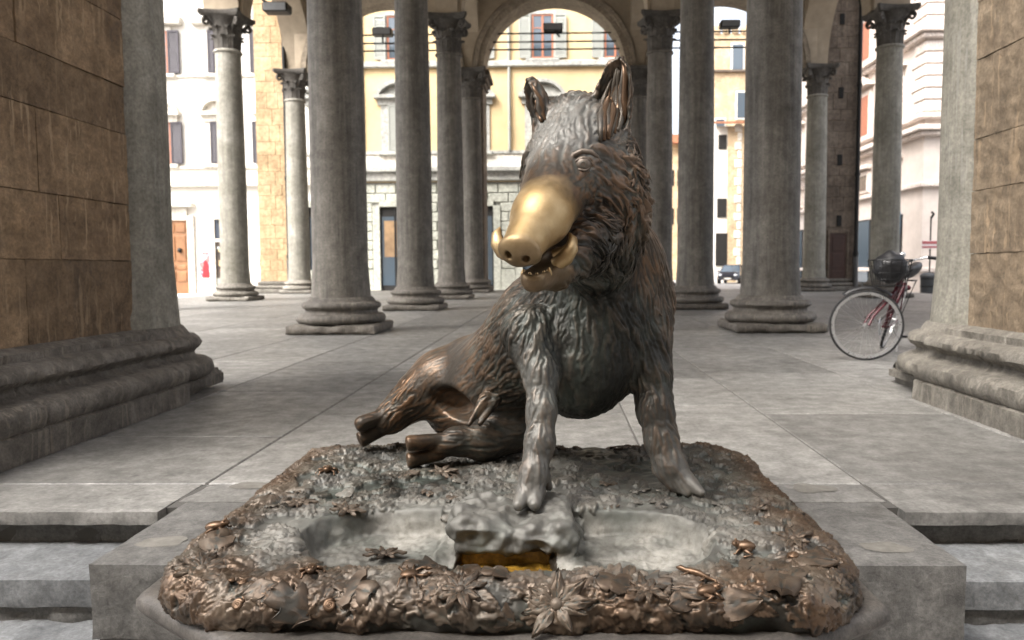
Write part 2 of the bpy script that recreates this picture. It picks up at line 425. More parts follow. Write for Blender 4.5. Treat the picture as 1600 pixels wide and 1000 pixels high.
M_CAP = stone('capital_stone', (.045, .041, .035), (.075, .068, .059), (.11, .10, .088), 2, .8, bstr=.4, var=.05)
for me in [ME_SHAFT] : pass
def column(x, y, label, mat, base_mat, k=0, cap=True, rz=0.0, group='columns of the loggia', plinth=True):
    t = thing('stone_column', label, 'column', (x, y, 0), rz, group)
    def put(name, me, m, par, loc=(0, 0, 0), rot=0):
        o = bpy.data.objects.new(name, me); COL.objects.link(o); o.parent = par; o.location = loc; o.rotation_euler = (0, 0, rot)
        if not me.materials: me.materials.append(m)
        o.material_slots[0].link = 'OBJECT'; o.material_slots[0].material = m
        return o
    if plinth: put('plinth', ME_PL[k % 3], base_mat, t)
    put('moulded_base', ME_BASE[k % 3], base_mat, t, rot=k * 1.3)
    put('shaft', ME_SHAFT, mat, t, rot=k * .9)
    if cap:
        c = put('capital', ME_BELL, M_CAP, t, (0, 0, SH + .06))
        put('abacus', ME_ABA, M_CAP, c)
        for q in range(8):
            a = q * math.pi / 4
            put('acanthus_leaf', ME_LEAF[0], M_CAP, c, (.30 * math.cos(a), .30 * math.sin(a), .01), a)
            a += math.pi / 8
            put('acanthus_leaf', ME_LEAF[1], M_CAP, c, (.30 * math.cos(a), .30 * math.sin(a), .02), a)
        for q in range(4): put('volute', ME_VOL, M_CAP, c, (0, 0, 0), math.pi / 4 + q * math.pi / 2)
    return t
GL, GR = 'row of columns on the dark pier side', 'row of columns on the ochre pier side'
ordn = ['', 'first', 'second', 'third', 'fourth']
for i in (1, 2, 3, 4):
    column(-XI, ROWS[i], f'round grey stone column, {ordn[i]} behind the dark brown pier in its row', M_COL, M_MOULD, i, i > 1)
    column(XI - .02, ROWS[i], f'round grey stone column, {ordn[i]} behind the ochre pier in its row', M_COL, M_MOULD, i + 1, i > 1)
column(-XO + .2, ROWS[3] - .5, 'pale grey column with dark leafy capital in front of the white building', M_COLP, M_MOULDP, 2)
column(XO, ROWS[3] - .3, 'grey column with dark leafy capital standing behind the bicycle', M_COLP, M_MOULD, 1)
column(-XO - .05, ROWS[4], 'pale slim looking column beside the ochre corner pier with a downpipe', M_COLP, M_MOULDP, 0)
column(XO + .05, ROWS[4], 'grey column beside the brown corner pier with slit windows', M_COLP, M_MOULD, 2)
column(-XO + .1, ROWS[2], 'pale grey outer column on the far side of the dark brown pier', M_COLP, M_MOULDP, 2)
column(XO, ROWS[2], 'pale grey outer column on the far side of the ochre pier', M_COLP, M_MOULD, 1)
column(-XI, ROWS[0], 'grey half column attached to the dark brown pier', M_COLP, M_MOULD, 1, False, plinth=False)
column(XI, ROWS[0] + .1, 'pale grey half column attached to the ochre pier', M_COLP, M_MOULDP, 2, False, plinth=False)

# ================================================================== facade piers built of ashlar blocks
def runs(a, b, pieces, r):
    cuts = [a]
    for k in range(pieces - 1): cuts.append(a + (b - a) * (k + 1) / pieces + r.uniform(-.12, .12) * (b - a) / pieces)
    return cuts + [b]
PIERP = [(.30, 0), (.305, .125), (.285, .135), (.30, .15), (.315, .19), (.305, .235), (.27, .262), (.20, .268), (.165, .285), (.15, .31), (.16, .33), (.195, .337), (.225, .365), (.222, .395), (.19, .425), (.12, .43), (.095, .435), (.095, .475), (.03, .50), (-.06, .505)]
def near_pier(sx, xf, y0, y1, mat, mmat, label, seed):
    """sx: side; xf: inner face; blocks face the passage, the front and the far end"""
    r = random.Random(seed); w = 1.7
    t = thing('stone_pier', label, 'pier', (sx * (xf + w / 2), (y0 + y1) / 2, 0), 0, 'facade piers of the loggia')
    T = Vector(t.location)
    o = MB().box(xf + .012 if sx > 0 else -xf - w + .05, xf + w - .05 if sx > 0 else -xf - .012, y0 + .02, y1 - .2, .3, 12).build('core', mat, t); o.location = -T
    z = .45; course = 0
    hs = [.52, .40, .33, .50, .36, .45, .30, .42]
    while z < 6.2:
        h = hs[(course + seed) % len(hs)]; z2 = z + h
        cu = runs(y0, y1, 2 + course % 2, r)
        for a, b in zip(cu[:-1], cu[1:]):
            d = r.uniform(-.004, .006); dep = .22 + (course % 2) * .05
            xa, xb = xf - d, xf + dep
            X0, X1 = (xa, xb) if sx > 0 else (-xb, -xa)
            if z < 3.4:
                o = MB().rough(X0, X1, a + .001, b - .001, z + .001, z2 - .001, .025, .013, 16, seed * 31 + course * 3 + a, .0025).build('stone_block', mat, t, 40)
            else:
                o = MB().box(X0, X1, a + .0025, b - .0025, z + .0025, z2 - .0025, .006).build('stone_block', mat, t)
            o.location = -T
        for a, b in zip((xf + .30, xf + .95), (xf + .95, xf + w)):     # front face
            X0, X1 = (a, b) if sx > 0 else (-b, -a)
            o = MB().box(X0 + .003, X1 - .003, y0 + r.uniform(0, .006), y0 + .25, z + .003, z2 - .003, .006).build('stone_block', mat, t); o.location = -T
        z = z2; course += 1
    o = MB().box(sx * xf if sx > 0 else -xf - w, xf + w if sx > 0 else -xf, y0, y1, z, 12).build('upper_shaft', mat, t); o.location = -T
    # base mouldings, worn
    path = []
    n = 150
    for k in range(n + 1):                                            # inner face, far end to near end, then the front
        y = y1 + .1 + (y0 - y1 - .1) * k / n; path.append((sx * xf, y, -sx, 0))
    path.append((sx * (xf), y0, -sx, -1))
    for k in range(1, 30): path.append((sx * (xf + w * k / 29), y0, 0, -1))
    mb = MB().sweep(PIERP, path)
    v = []
    for (x, y, zz) in mb.v:
        nn = mnoise.fractal(Vector((x * 7, y * 7 + seed, zz * 11)), .8, 2.1, 6)
        big = mnoise.noise(Vector((x * 2 + seed, y * 2.3, zz * 3)))
        jt = min(abs((y * 1.35 + seed * .37) % 1 - .5) * 2, 1); k = .018 * min(.35, nn) - (.055 * max(0, big - .3) if .1 < zz < .48 else 0) - (.02 if jt > .985 else 0) - .03 * max(0, mnoise.noise(Vector((x * 9, y * 9 + seed, zz * 9))) - .45)
        v.append((x - sx * k if zz > .01 else x - sx * k * .6, y, zz + (.006 * nn if 0.01 < zz < .5 else 0)))
    mb.v = v
    o = mb.build('base_moulding', mmat, t, 50); o.location = -T
    # broken plinth under the attached column
    o = MB().rough(-.52, .52, -.45, .52, 0, PLH + .02, .05, .05, 4, seed + 3, .06).build('broken_plinth', mmat, t, 45)
    o.location = Vector((sx * (XI - (-.02 if sx < 0 else -.04)), y1 + .38, 0)) - T
    return t
pL = near_pier(-1, 2.76, 3.05, 4.93, M_PIER, M_MOULD, 'dark brown ashlar pier scratched with graffiti', 3)
pR = near_pier(1, 2.70, 3.05, 5.03, M_PIERR, M_MOULDP, 'ochre ashlar pier with pitted stone blocks', 8)

# far corner piers
def corner_pier(x0, x1, y0, y1, mat, label, seed, h=12.5):
    r = random.Random(seed)
    t = thing('corner_pier', label, 'pier', ((x0 + x1) / 2, (y0 + y1) / 2, 0)); T = Vector(t.location)
    o = MB().box(x0 + .05, x1 - .05, y0 + .05, y1 - .05, .3, h).build('core', mat, t); o.location = -T
    o = MB().box(x0 - .28, x1 + .28, y0 - .28, y1 + .28, 0, .16, .03).box(x0 - .22, x1 + .22, y0 - .22, y1 + .22, .16, .30, .05).box(x0 - .1, x1 + .1, y0 - .1, y1 + .1, .3, .45, .04).build('base_moulding', M_MOULDP if x0 < 0 else M_MOULD, t); o.location = -T
    z = .45; c = 0
    while z < h - .1:
        hh = r.choice([.4, .5, .6]); z2 = min(h, z + hh)
        cu = runs(x0, x1, 2 + c % 2, r)
        for a, b in zip(cu[:-1], cu[1:]):
            o = MB().box(a + .003, b - .003, y0 - r.uniform(0, .01), y0 + .3, z + .003, z2 - .003, .008).build('stone_block', mat, t); o.location = -T
        for xx in ((x0 - .004, x0 + .3), (x1 - .3, x1 + .004)):
            o = MB().box(xx[0], xx[1], y0 + .31, y1, z + .003, z2 - .003, .008).build('stone_block', mat, t); o.location = -T
        z = z2; c += 1
    return t, T
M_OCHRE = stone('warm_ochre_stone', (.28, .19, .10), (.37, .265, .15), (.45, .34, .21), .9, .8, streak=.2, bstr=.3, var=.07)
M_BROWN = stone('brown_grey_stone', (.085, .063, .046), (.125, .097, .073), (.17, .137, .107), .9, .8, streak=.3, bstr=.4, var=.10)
YF = 28.6
a = atY(403, 300, YF)[0]; b = atY(458, 300, YF)[0]
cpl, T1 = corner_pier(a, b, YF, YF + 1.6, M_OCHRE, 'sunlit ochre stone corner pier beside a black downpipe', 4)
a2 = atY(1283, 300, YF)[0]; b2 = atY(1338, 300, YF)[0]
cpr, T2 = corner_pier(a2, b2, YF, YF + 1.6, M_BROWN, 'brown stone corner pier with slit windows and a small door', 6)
M_DARK = plain('dark_void', (.012, .011, .010), .9)
M_DOORB = plain('dark_brown_wood', (.055, .022, .014), .6, nscale=25, var=.4, stretch=(6, 6, .5))
for (px, py) in ((1316, 30), (1314, 145), (1312, 250), (1311, 345)):
    p = atY(px, py, YF); o = MB().box(-.09, .09, -.03, .05, -.2, .2, .01).build('slit_window', M_DARK, cpr); o.location = Vector(p) - T2
p0 = atY(1296, 365, YF); p1 = atY(1322, 365, YF)
dr = MB().box(p0[0], p1[0], YF - .035, YF + .1, .02, p0[2], .01).build('door', M_DOORB, cpr); dr.location = -T2
o = MB().box(p0[0] - .08, p1[0] + .08, YF - .06, YF + .08, p0[2], p0[2] + .14, .02).box(p0[0] - .08, p0[0], YF - .06, YF + .08, 0, p0[2], .02).box(p1[0], p1[0] + .08, YF - .06, YF + .08, 0, p0[2], .02).build('door_frame', M_BROWN, cpr); o.location = -T2
for q in range(3):
    z0 = .15 + q * (p0[2] - .2) / 3
    MB().box(p0[0] + .1, p1[0] - .1, YF - .05, YF - .03, z0 + .05, z0 + (p0[2] - .2) / 3 - .05, .01).build('door_panel', M_DOORB, dr)
def downpipe(px, y, label, zt=12.4):
    p = atY(px, 400, y); t = thing('downpipe', label, 'downpipe', (p[0], y, 0))
    MB().tube([(0, 0, 0.03), (0, 0, zt)], .075, 12).build('pipe', M_IRON, t, 50)
    MB().tube([(0, 0, 0.02), (0, 0, 1.25)], .095, 12).build('foot_sleeve', plain('grey_iron', (.09, .09, .09), .5, .5), t, 50)
    for z in (1.3, 4.2, 7.4, 10.4): MB().tube([(0, 0, z), (0, 0, z + .12)], .1, 12).build('collar', M_IRON, t, 50)
    for z in (3.0, 6.2, 9.3): MB().box(-.02, .02, 0, .25, z, z + .05).build('bracket', M_IRON, t)
downpipe(452, YF - .2, 'black iron downpipe running down the ochre corner pier')
downpipe(1337, YF - .2, 'black iron downpipe running down the brown corner pier')
# facade piers either side of the far middle arch
for sx, lab in ((-1, 'slim brown pier with a moulded cap, beyond the columns behind the dark pier'), (1, 'slim brown pier with a moulded cap, beyond the columns behind the ochre pier')):
    xe = 2.66; t = thing('arch_pier', lab, 'pier', (sx * (xe + .5), 29.4, 0)); T = Vector(t.location)
    x0, x1 = (xe, xe + 1.0) if sx > 0 else (-xe - 1.0, -xe)
    o = MB().box(x0, x1, 28.75, 30.2, .45, 7.7, .02).build('shaft', M_BROWN, t); o.location = -T
    o = MB().box(x0 - .2, x1 + .2, 28.55, 30.4, 0, .2, .03).box(x0 - .12, x1 + .12, 28.62, 30.3, .2, .45, .05).build('base_moulding', M_MOULD, t); o.location = -T
    o = MB().box(x0 - .08, x1 + .08, 28.68, 30.3, 7.7, 7.85, .03).box(x0 - .16, x1 + .16, 28.6, 30.36, 7.85, 8.02, .04).box(x0 - .26, x1 + .26, 28.5, 30.4, 8.02, 8.2, .03).build('moulded_cap', M_BROWN, t); o.location = -T

# ================================================================== arches, vaults and roof of the loggia
lg = thing('loggia_vaulting', 'shadowed vaulted ceiling and round stone arches carried by the columns', 'vaulting', (0, 17, 8))
TL = Vector(lg.location)
SPR = CAPT + .05
def arch_wall(name, c, half, axis, pos, th, ztop, r_in, mat, parent):
    """wall above a springing line with a semicircular opening; axis 'x' spans along x at y=pos"""
    n = 28; v = []; f = []
    def P(u, z, d): return (c + u, pos + d, z) if axis == 'x' else (pos + d, c + u, z)
    inner = [(-r_in * math.cos(math.pi * k / n), SPR + r_in * math.sin(math.pi * k / n)) for k in range(n + 1)]
    outer = [(-half + 2 * half * k / n, ztop) for k in range(n + 1)]
    outer[0] = (-half, ztop); outer[-1] = (half, ztop)
    for d in (-th / 2, th / 2):
        v += [P(u, z, d) for u, z in inner] + [P(u, z, d) for u, z in outer] + [P(-half, SPR, d), P(half, SPR, d)]
    m = 2 * (n + 1) + 2
    for s in (0, 1):
        o = s * m
        for k in range(n): f.append((o + k, o + k + 1, o + n + 1 + k + 1, o + n + 1 + k))
        f.append((o, o + n + 1, o + m - 2)); f.append((o + n, o + m - 1, o + 2 * n + 1))
    for k in range(n): f.append((k, m + k, m + k + 1, k + 1))
    f.append((0, m - 2, 2 * m - 2, m)); f.append((n, m + n, 2 * m - 1, m - 1))
    o = MB().add(v, f).build(name, mat, parent, 40); o.location = -TL
    return o
def archivolt(c, axis, pos, r0, r1, d0, d1, parent, mat):
    n = 32; v = []; f = []
    prof = [(r0, d0), (r0, d1), (r0 + (r1 - r0) * .45, d1), (r0 + (r1 - r0) * .5, d1 - .05), (r0 + (r1 - r0) * .9, d1 - .05), (r0 + (r1 - r0) * .93, d1 + .03), (r1, d1 + .03), (r1, d0)]
    for k in range(n + 1):
        a = math.pi * k / n
        for (r, d) in prof:
            u, z = -r * math.cos(a), SPR + r * math.sin(a)
            v.append((c + u, pos + d, z) if axis == 'x' else (pos + d, c + u, z))
    m = len(prof)
    for k in range(n):
        for j in range(m): f.append((k * m + j, k * m + (j + 1) % m, (k + 1) * m + (j + 1) % m, (k + 1) * m + j))
    o = MB().add(v, f).build('archivolt', mat, parent, 40); return o
XS = [-XO, -XI, XI, XO]; YS = [4.2] + ROWS[1:4] + [28.9]
ZT = 12.9
for y in YS:
    for i in range(3):
        c = (XS[i] + XS[i + 1]) / 2; h = (XS[i + 1] - XS[i]) / 2
        edge = y in (YS[0], YS[-1])
        w = arch_wall('arch', c, h, 'x', y, 1.5 if edge else .62, ZT, min(h - .40, 2.64), M_VAULT, lg)
        if y == YS[-1]:
            archivolt(c, 'x', y, min(h - .40, 2.64) - .06, min(h - .4, 2.64) + .36, .5, -.78, w, M_ARCH)
for x in XS:
    for j in range(4):
        c = (YS[j] + YS[j + 1]) / 2; h = (YS[j + 1] - YS[j]) / 2
        w = arch_wall('arch', c, h, 'y', x, .62 if abs(x) < 5 else 1.0, ZT, h - .40, M_VAULT, lg)
def sail(x0, x1, y0, y1):
    n = 14; cx, cy = (x0 + x1) / 2, (y0 + y1) / 2; R = math.hypot((x1 - x0) / 2, (y1 - y0) / 2) + .02; v = []
    for i in range(n + 1):
        for j in range(n + 1):
            x = x0 + (x1 - x0) * i / n; y = y0 + (y1 - y0) * j / n
            v.append((x, y, SPR + .1 + math.sqrt(max(0, R * R - (x - cx) ** 2 - (y - cy) ** 2))))
    f = [(i * (n + 1) + j, (i + 1) * (n + 1) + j, (i + 1) * (n + 1) + j + 1, i * (n + 1) + j + 1) for i in range(n) for j in range(n)]
    o = MB().add(v, f).build('vault', M_VAULT, lg, True); o.location = -TL
for i in range(3):
    for j in range(4): sail(XS[i], XS[i + 1], YS[j], YS[j + 1])
o = MB().box(-10.8, 10.8, 2.9, 30.2, ZT - .01, ZT + .8).build('roof_slab', M_VAULT, lg); o.location = -TL
# iron tie rods and floodlights of the far arches
for i in range(3):
    c = (XS[i] + XS[i + 1]) / 2; h = (XS[i + 1] - XS[i]) / 2
    for (py) in (52, 65, 77):
        z = atY(860, py, 28.9)[2]
        t = MB().tube([(c - h, 28.9, z), (c + h, 28.9, z)], .032, 8).build('tie_rod', M_IRON, None, 50)
        tag(t, f'{dict([(52, "uppermost"), (65, "middle"), (77, "lowest")])[py]} black tie rod across the far arch {["next to the ochre corner pier", "behind the boar", "next to the brown corner pier"][i]}', 'tie rod', 'tie rods across the far arches')
def floodlight(px, py, y, label, arm):
    p = atY(px, py, y); t = thing('floodlight', label, 'floodlight', p)
    MB().box(-.36, .36, -.22, .22, -.1, .16, .04).build('housing', M_IRON, t)
    MB().box(-.32, .32, -.24, -.2, -.08, .13, .01).build('lens', plain('lamp_glass', (.25, .26, .27), .15), t)
    MB().tube([(0, 0, 0), arm], .035, 8).build('bracket', M_IRON, t, 50)
floodlight(598, 52, 28.8, 'black floodlight on the tie rods of the arch beside the yellow wall end', (0, .0, -.34))
floodlight(864, 45, 28.8, 'black floodlight on the tie rods of the middle far arch', (.25, 0, -.30))
floodlight(1140, 40, 28.8, 'black floodlight on the tie rods of the arch towards the stone tower', (0, 0, -.3))
floodlight(433, 15, 22.0, 'black floodlight on a slanting arm beside the pale column capital', (-.7, .2, .5))
# ================================================================== buildings across the street
YB = 37.5
M_WHITE = plain('white_plaster', (.74, .71, .65), .9, nscale=1.2, var=.16); M_YEL = plain('yellow_plaster', (.64, .48, .27), .9, nscale=1.0, var=.2)
M_PS = stone('pale_trim_stone', (.47, .44, .39), (.56, .53, .47), (.63, .60, .54), .8, .85, bstr=.2, var=.05); M_GS = stone('grey_trim_stone', (.25, .25, .23), (.32, .32, .295), (.39, .385, .35), .8, .85, bstr=.2, var=.06)
M_RUST = stone('rusticated_stone', (.29, .30, .255), (.36, .365, .315), (.42, .425, .37), .8, .85, bstr=.3, var=.07)
M_SHUT = plain('dark_shutter', (.042, .036, .046), .6); M_SHUTG = plain('grey_shutter', (.30, .31, .28), .65)
M_WOODR = plain('window_wood', (.33, .12, .06), .5); M_DOORW = plain('oak_door', (.33, .155, .065), .45, nscale=12, var=.4, stretch=(6, 6, .6))
M_GLASS, _nt, _p = newmat('window_glass'); _p.inputs['Base Color'].default_value = (.06, .08, .10, 1); _p.inputs['Roughness'].default_value = .06; _p.inputs['Specular IOR Level'].default_value = .9
M_CURT = plain('pale_curtain', (.55, .58, .60), .5)
M_ROOF = plain('terracotta', (.36, .15, .08), .8, var=.3)
def X(px, y=YB): return atY(px, 300, y)[0]
def Z(py, px=700, y=YB): return atY(px, py, y)[2]
class Bld:
    def __init__(s, t, y): s.t = t; s.T = Vector(t.location); s.y = y
    def part(s, mb, name, mat, parent=None, smooth=False):
        o = mb.build(name, mat, parent or s.t, smooth)
        if parent is None: o.location = -s.T
        return o
    def box(s, name, mat, x0, x1, z0, z1, out=.1, dep=.2, b=0.0, parent=None): return s.part(MB().box(x0, x1, s.y - out, s.y + dep, z0, z1, b), name, mat, parent)
    def window(s, x0, x1, z0, z1, wood, frame_mat, fw=.16, shut=None, shut_mat=None, closed=False, louv=True):
        f = s.box('window', frame_mat, x0 - fw, x0, z0 - .02, z1 + fw, .08, .1)
        s.part(MB().box(x1, x1 + fw, s.y - .08, s.y + .1, z0 - .02, z1 + fw), 'frame', frame_mat, f)
        s.part(MB().box(x0, x1, s.y - .08, s.y + .1, z1, z1 + fw), 'frame', frame_mat, f)
        s.part(MB().box(x0, x1, s.y - .02, s.y + .02, z0, z1), 'pane', M_GLASS, f)
        w = (x1 - x0)
        mb = MB()
        for q in (0, .5, 1): mb.box(x0 + w * q - .05 + (.05 if q == 0 else -.05 if q == 1 else 0), x0 + w * q + .05 + (.05 if q == 0 else -.05 if q == 1 else 0), s.y - .05, s.y - .02, z0, z1)
        for q in (0.0, .36, .68, 1): mb.box(x0, x1, s.y - .045, s.y - .021, z0 + (z1 - z0) * q - (.08 if q == 1 else 0), z0 + (z1 - z0) * q + (.08 if q == 0 else .04 if q < 1 else 0))
        s.part(mb, 'sash', wood, f)
        for (a, b) in ((x0 + .12, x0 + w * .42), (x0 + w * .58, x1 - .12)): s.part(MB().box(a, b, s.y - .019, s.y - .0205 + .002, z0 + .1, z1 - .1), 'curtain', M_CURT, f)
        s.box('sill', frame_mat, x0 - fw - .15, x1 + fw + .15, z0 - .2, z0 - .03, .22, .1, .03)
        if shut:
            for (a, b) in shut:
                mb = MB().box(a, a + .07, s.y - .16, s.y - .09, z0, z1).box(b - .07, b, s.y - .16, s.y - .09, z0, z1).box(a, b, s.y - .155, s.y - .095, z0, z0 + .1).box(a, b, s.y - .155, s.y - .095, z1 - .1, z1).box(a + .06, b - .06, s.y - .11, s.y - .095, z0, z1)
                sh = s.part(mb, 'shutter', shut_mat)
                mb = MB(); z = z0 + .12
                while z < z1 - .16:
                    mb.add([(a + .07, s.y - .152, z), (b - .07, s.y - .152, z), (b - .07, s.y - .115, z + .085), (a + .07, s.y - .115, z + .085), (a + .07, s.y - .112, z), (b - .07, s.y - .112, z)], [(0, 1, 2, 3), (0, 4, 5, 1), (3, 2, 5, 4)]); z += .095
                tag(s.part(mb, 'louvres', shut_mat, sh), kind='stuff')
        return f
    def pediment(s, c, half, z0, z1, mat):
        n = 12; R = (half * half + (z1 - z0) ** 2) / (2 * (z1 - z0)); zc = z1 - R
        def arc(r):
            a0 = math.asin(min(1, half / R)); return [(c + r * math.sin(-a0 + 2 * a0 * k / n), zc + r * math.cos(-a0 + 2 * a0 * k / n)) for k in range(n + 1)]
        o1, o2 = arc(R), arc(R - .16)
        mb = MB()
        for k in range(n): mb.prism([o2[k], o2[k + 1], o1[k + 1], o1[k]], s.y - .34, s.y + .05)
        mb.box(c - half - .06, c + half + .06, s.y - .36, s.y + .05, z0 - .12, z0 + .04)
        mb.box(c - half + .1, c + half - .1, s.y - .15, s.y + .05, z0 - .42, z0 - .12)
        p = s.part(mb, 'pediment', mat)
        poly = [(c - half + .1, z0 + .04)] + [q for q in arc(R - .17) if q[1] > z0 + .04] + [(c + half - .1, z0 + .04)]
        s.part(MB().prism(poly, s.y - .09, s.y + .05), 'tympanum', mat, p)
# --- white building
xw0, xw1 = X(-40), X(492); top = 22
t = thing('white_building', 'white plastered building with dark shutters, oak door and small shop', 'building', ((xw0 + xw1) / 2, YB + 4, STZ)); B = Bld(t, YB)
B.part(MB().box(xw0, xw1, YB, YB + 9, STZ, top), 'wall', M_WHITE)
B.part(MB().box(xw0 - .5, xw1 + .5, YB - .9, YB + 9.5, top, top + .5), 'roof', M_ROOF)
cx = 261; sp = 83
zs = lambda py: Z(py, 320)
for k in range(-3, 3):
    c = X(cx + sp * k); hw = X(cx + 10.5) - X(cx)
    closed = k == 1
    sw = hw * 1.7
    sh = [(c - hw, c - .02), (c + .02, c + hw)] if closed else [(c + hw + .02, c + hw + sw), (c - hw - sw, c - hw - .02)]
    B.window(c - hw, c + hw, zs(115), zs(48), M_WOODR, M_PS, .2, sh, M_SHUT)
    B.box('lintel', M_PS, c - hw - .75, c + hw + .75, zs(40), zs(27), .32, .1, .05)
    B.window(c - hw, c + hw, zs(256), zs(191), M_WOODR, M_PS, .2, sh, M_SHUT)
    B.pediment(c, X(cx + 25) - X(cx), zs(177), zs(154), M_PS)
    B.window(c - hw, c + hw, zs(-40), zs(-110), M_WOODR, M_PS, .2, sh, M_SHUT)
for (a, b, o) in ((121, 117, .10), (264, 260, .12), (292, 285, .28), (285, 278, .16)): B.box('string_course', M_PS, xw0, xw1, zs(a), zs(b), o, .1, .02)
B.box('base_course', M_PS, X(300), X(332), STZ, zs(440), .05, .1); B.box('base_course', M_PS, X(372), xw1, STZ, zs(440), .05, .1)
dz = zs(344); d0, d1 = X(252), X(292)
door = B.box('door', M_DOORW, d0, d1, STZ + .12, dz, .02, .1)
for (q0, q1) in ((X(256), X(271)), (X(273), X(288))):
    for (a, b) in ((363, 349), (408, 368), (421, 414), (440, 424)): B.part(MB().box(q0, q1, YB - .06, YB, zs(a), zs(b), .03), 'door_panel', M_DOORW, door)
B.part(MB().sphere((X(279), YB - .1, zs(391)), .12, 12, 8), 'knocker', M_IRON, door, True)
B.box('door_surround', M_PS, d1, X(302), STZ, zs(337), .14, .1); B.box('door_surround', M_PS, X(243), d0, STZ, zs(337), .14, .1)
B.box('door_surround', M_PS, d0, d1, dz, zs(325), .12, .1); B.box('door_cornice', M_PS, X(240), X(304), zs(324), zs(317), .4, .1, .04)
s0, s1 = X(334), X(371)
B.box('shop_surround', M_PS, X(325), s0, STZ, zs(335), .1, .1); B.box('shop_surround', M_PS, s1, X(380), STZ, zs(335), .1, .1); B.box('shop_surround', M_PS, s0, s1, zs(343), zs(335), .1, .1)
M_NAVY = plain('navy_board', (.03, .04, .06), .4); M_SHOP = plain('shop_interior', (.07, .05, .035), .5, nscale=3.5, var=.8)
fas = B.box('fascia', M_NAVY, s0, s1, zs(373), zs(343), .03, .1)
B.part(MB().box(s0, s1, YB - .08, YB, zs(378), zs(373.2)), 'transom', M_PS, fas)
B.part(MB().box(s0 + .15, s1 - .1, YB - .05, YB - .03, zs(350), zs(344)), 'vent_grille', M_IRON, fas)
gl = B.box('shop_window', M_SHOP, s0, s1, STZ + .9, zs(378.2), .01, .1)
rr = random.Random(9)
for k in range(30):
    x = rr.uniform(s0 + .1, s1 - .2); z = zs(rr.uniform(384, 430)); B.part(MB().box(x, x + rr.uniform(.06, .22), YB - .05, YB - .012, z, z + rr.uniform(.06, .25)), 'goods', rr.choice([M_CURT, M_WOODR, M_YEL, M_SHUT, plain('blue_goods', (.08, .2, .4), .5) if k == 0 else M_DOORW]), gl)
B.box('shop_base', M_SHUTG, s0, s1, STZ + .1, STZ + .9, .04, .1)
cu = bpy.data.curves.new('lettering', 'FONT'); cu.body = 'Bo'; cu.size = .85; cu.extrude = .01; cu.shear = .35
tob = bpy.data.objects.new('lettering_curve', cu); dgp = bpy.context.evaluated_depsgraph_get(); tme = bpy.data.meshes.new_from_object(tob); bpy.data.objects.remove(tob)
txt = bpy.data.objects.new('lettering', tme); COL.objects.link(txt); txt.parent = fas; txt.rotation_euler = (math.pi / 2, 0, 0)
txt.location = (X(345), YB - .045, zs(370)); tme.materials.clear(); tme.materials.append(plain('gold_paint', (.55, .36, .12), .4))
def poster(px0, px1, py0, py1, seed, label):
    x0, x1, z0, z1 = X(px0), X(px1), zs(py1), zs(py0); yy = YB - .06
    p = thing('poster', label, 'poster', ((x0 + x1) / 2, yy, z0)); T = Vector(p.location)
    MB().box(x0 - .12, x1 + .12, yy, YB + .01, z0 - .12, z1 + .12).build('frame', M_WHITE, p, False, -T)
    m, nt, pb = newmat('poster_print'); co = coords(nt)
    n = tex(nt, co, 2.3, 4, .6); nt.links.new(ramp(nt, n, [(.3, (.05, .18, .55)), (.45, (.55, .60, .75)), (.55, (.55, .02, .03)), (.75, (.75, .55, .5))]), pb.inputs['Base Color'])
    MB().box(x0, x1, yy - .02, yy, z0, z1).build('print', m, p, False, -T)
    w, h = x1 - x0, z1 - z0
    MB().prism([(x0 + w * .2, z0), (x0 + w * .9, z0), (x0 + w * .95, z0 + h * .45), (x0 + w * .7, z0 + h * .68), (x0 + w * .45, z0 + h * .62)], yy - .03, yy - .02).build('red_shape', plain('red_print', (.45, .012, .02), .5), p, False, -T)
    MB().sphere((x0 + w * .55, yy - .022, z0 + h * .80), (w * .24, .01, h * .10), 12, 6).build('pale_shape', plain('pale_print', (.72, .50, .45), .5), p, False, -T)
poster(309, 325, 394, 434, 1, 'framed poster with a red shape between the oak door and the shop')
poster(403, 414, 394, 432, 2, 'poster on the white wall beside the ochre corner pier')
# --- yellow building
xy0, xy1 = X(492.5), X(1046)
t = thing('yellow_building', 'yellow plastered palazzo with a rusticated grey ground floor', 'building', ((xy0 + xy1) / 2, YB + 4, STZ)); B = Bld(t, YB)
B.part(MB().box(xy0, xy1, YB, YB + 9, STZ, top), 'wall', M_YEL)
B.part(MB().box(xy0 - .5, xy1 + .5, YB - .9, YB + 9.5, top, top + .5), 'roof', M_ROOF)
zg = Z(285)
B.box('cornice', M_GS, xy0, xy1, Z(283), Z(270), .30, .1, .03); B.box('cornice', M_GS, xy0, xy1, Z(269.8), Z(262), .50, .1, .04)
B.box('string_course', M_GS, xy0, xy1, Z(241), Z(236), .08, .1); B.box('string_course', M_GS, xy0, xy1, Z(106), Z(97), .22, .1, .03); B.box('string_course', M_PS, xy0, xy1, Z(262), Z(242), .03, .1)
ctr = [514, 626, 738, 849, 961]; 
for c_ in ctr:
    c = X(c_); hw = X(c_ + 17) - c; sw = hw * 1.15
    B.window(c - hw, c + hw, Z(93), Z(24), M_WOODR, M_GS, .14, [(c - hw - sw, c - hw - .05), (c + hw + .05, c + hw + sw)], M_SHUTG)
    B.pediment(c, X(c_ + 36) - c, Z(150), Z(126), M_GS)
    B.window(c - hw, c + hw, Z(236), Z(164), M_WOODR, M_GS, .35, [(c - hw, c - .02), (c + .02, c + hw)], M_SHUTG)
    B.window(c - hw, c + hw, Z(-60), Z(-130), M_WOODR, M_GS, .14)
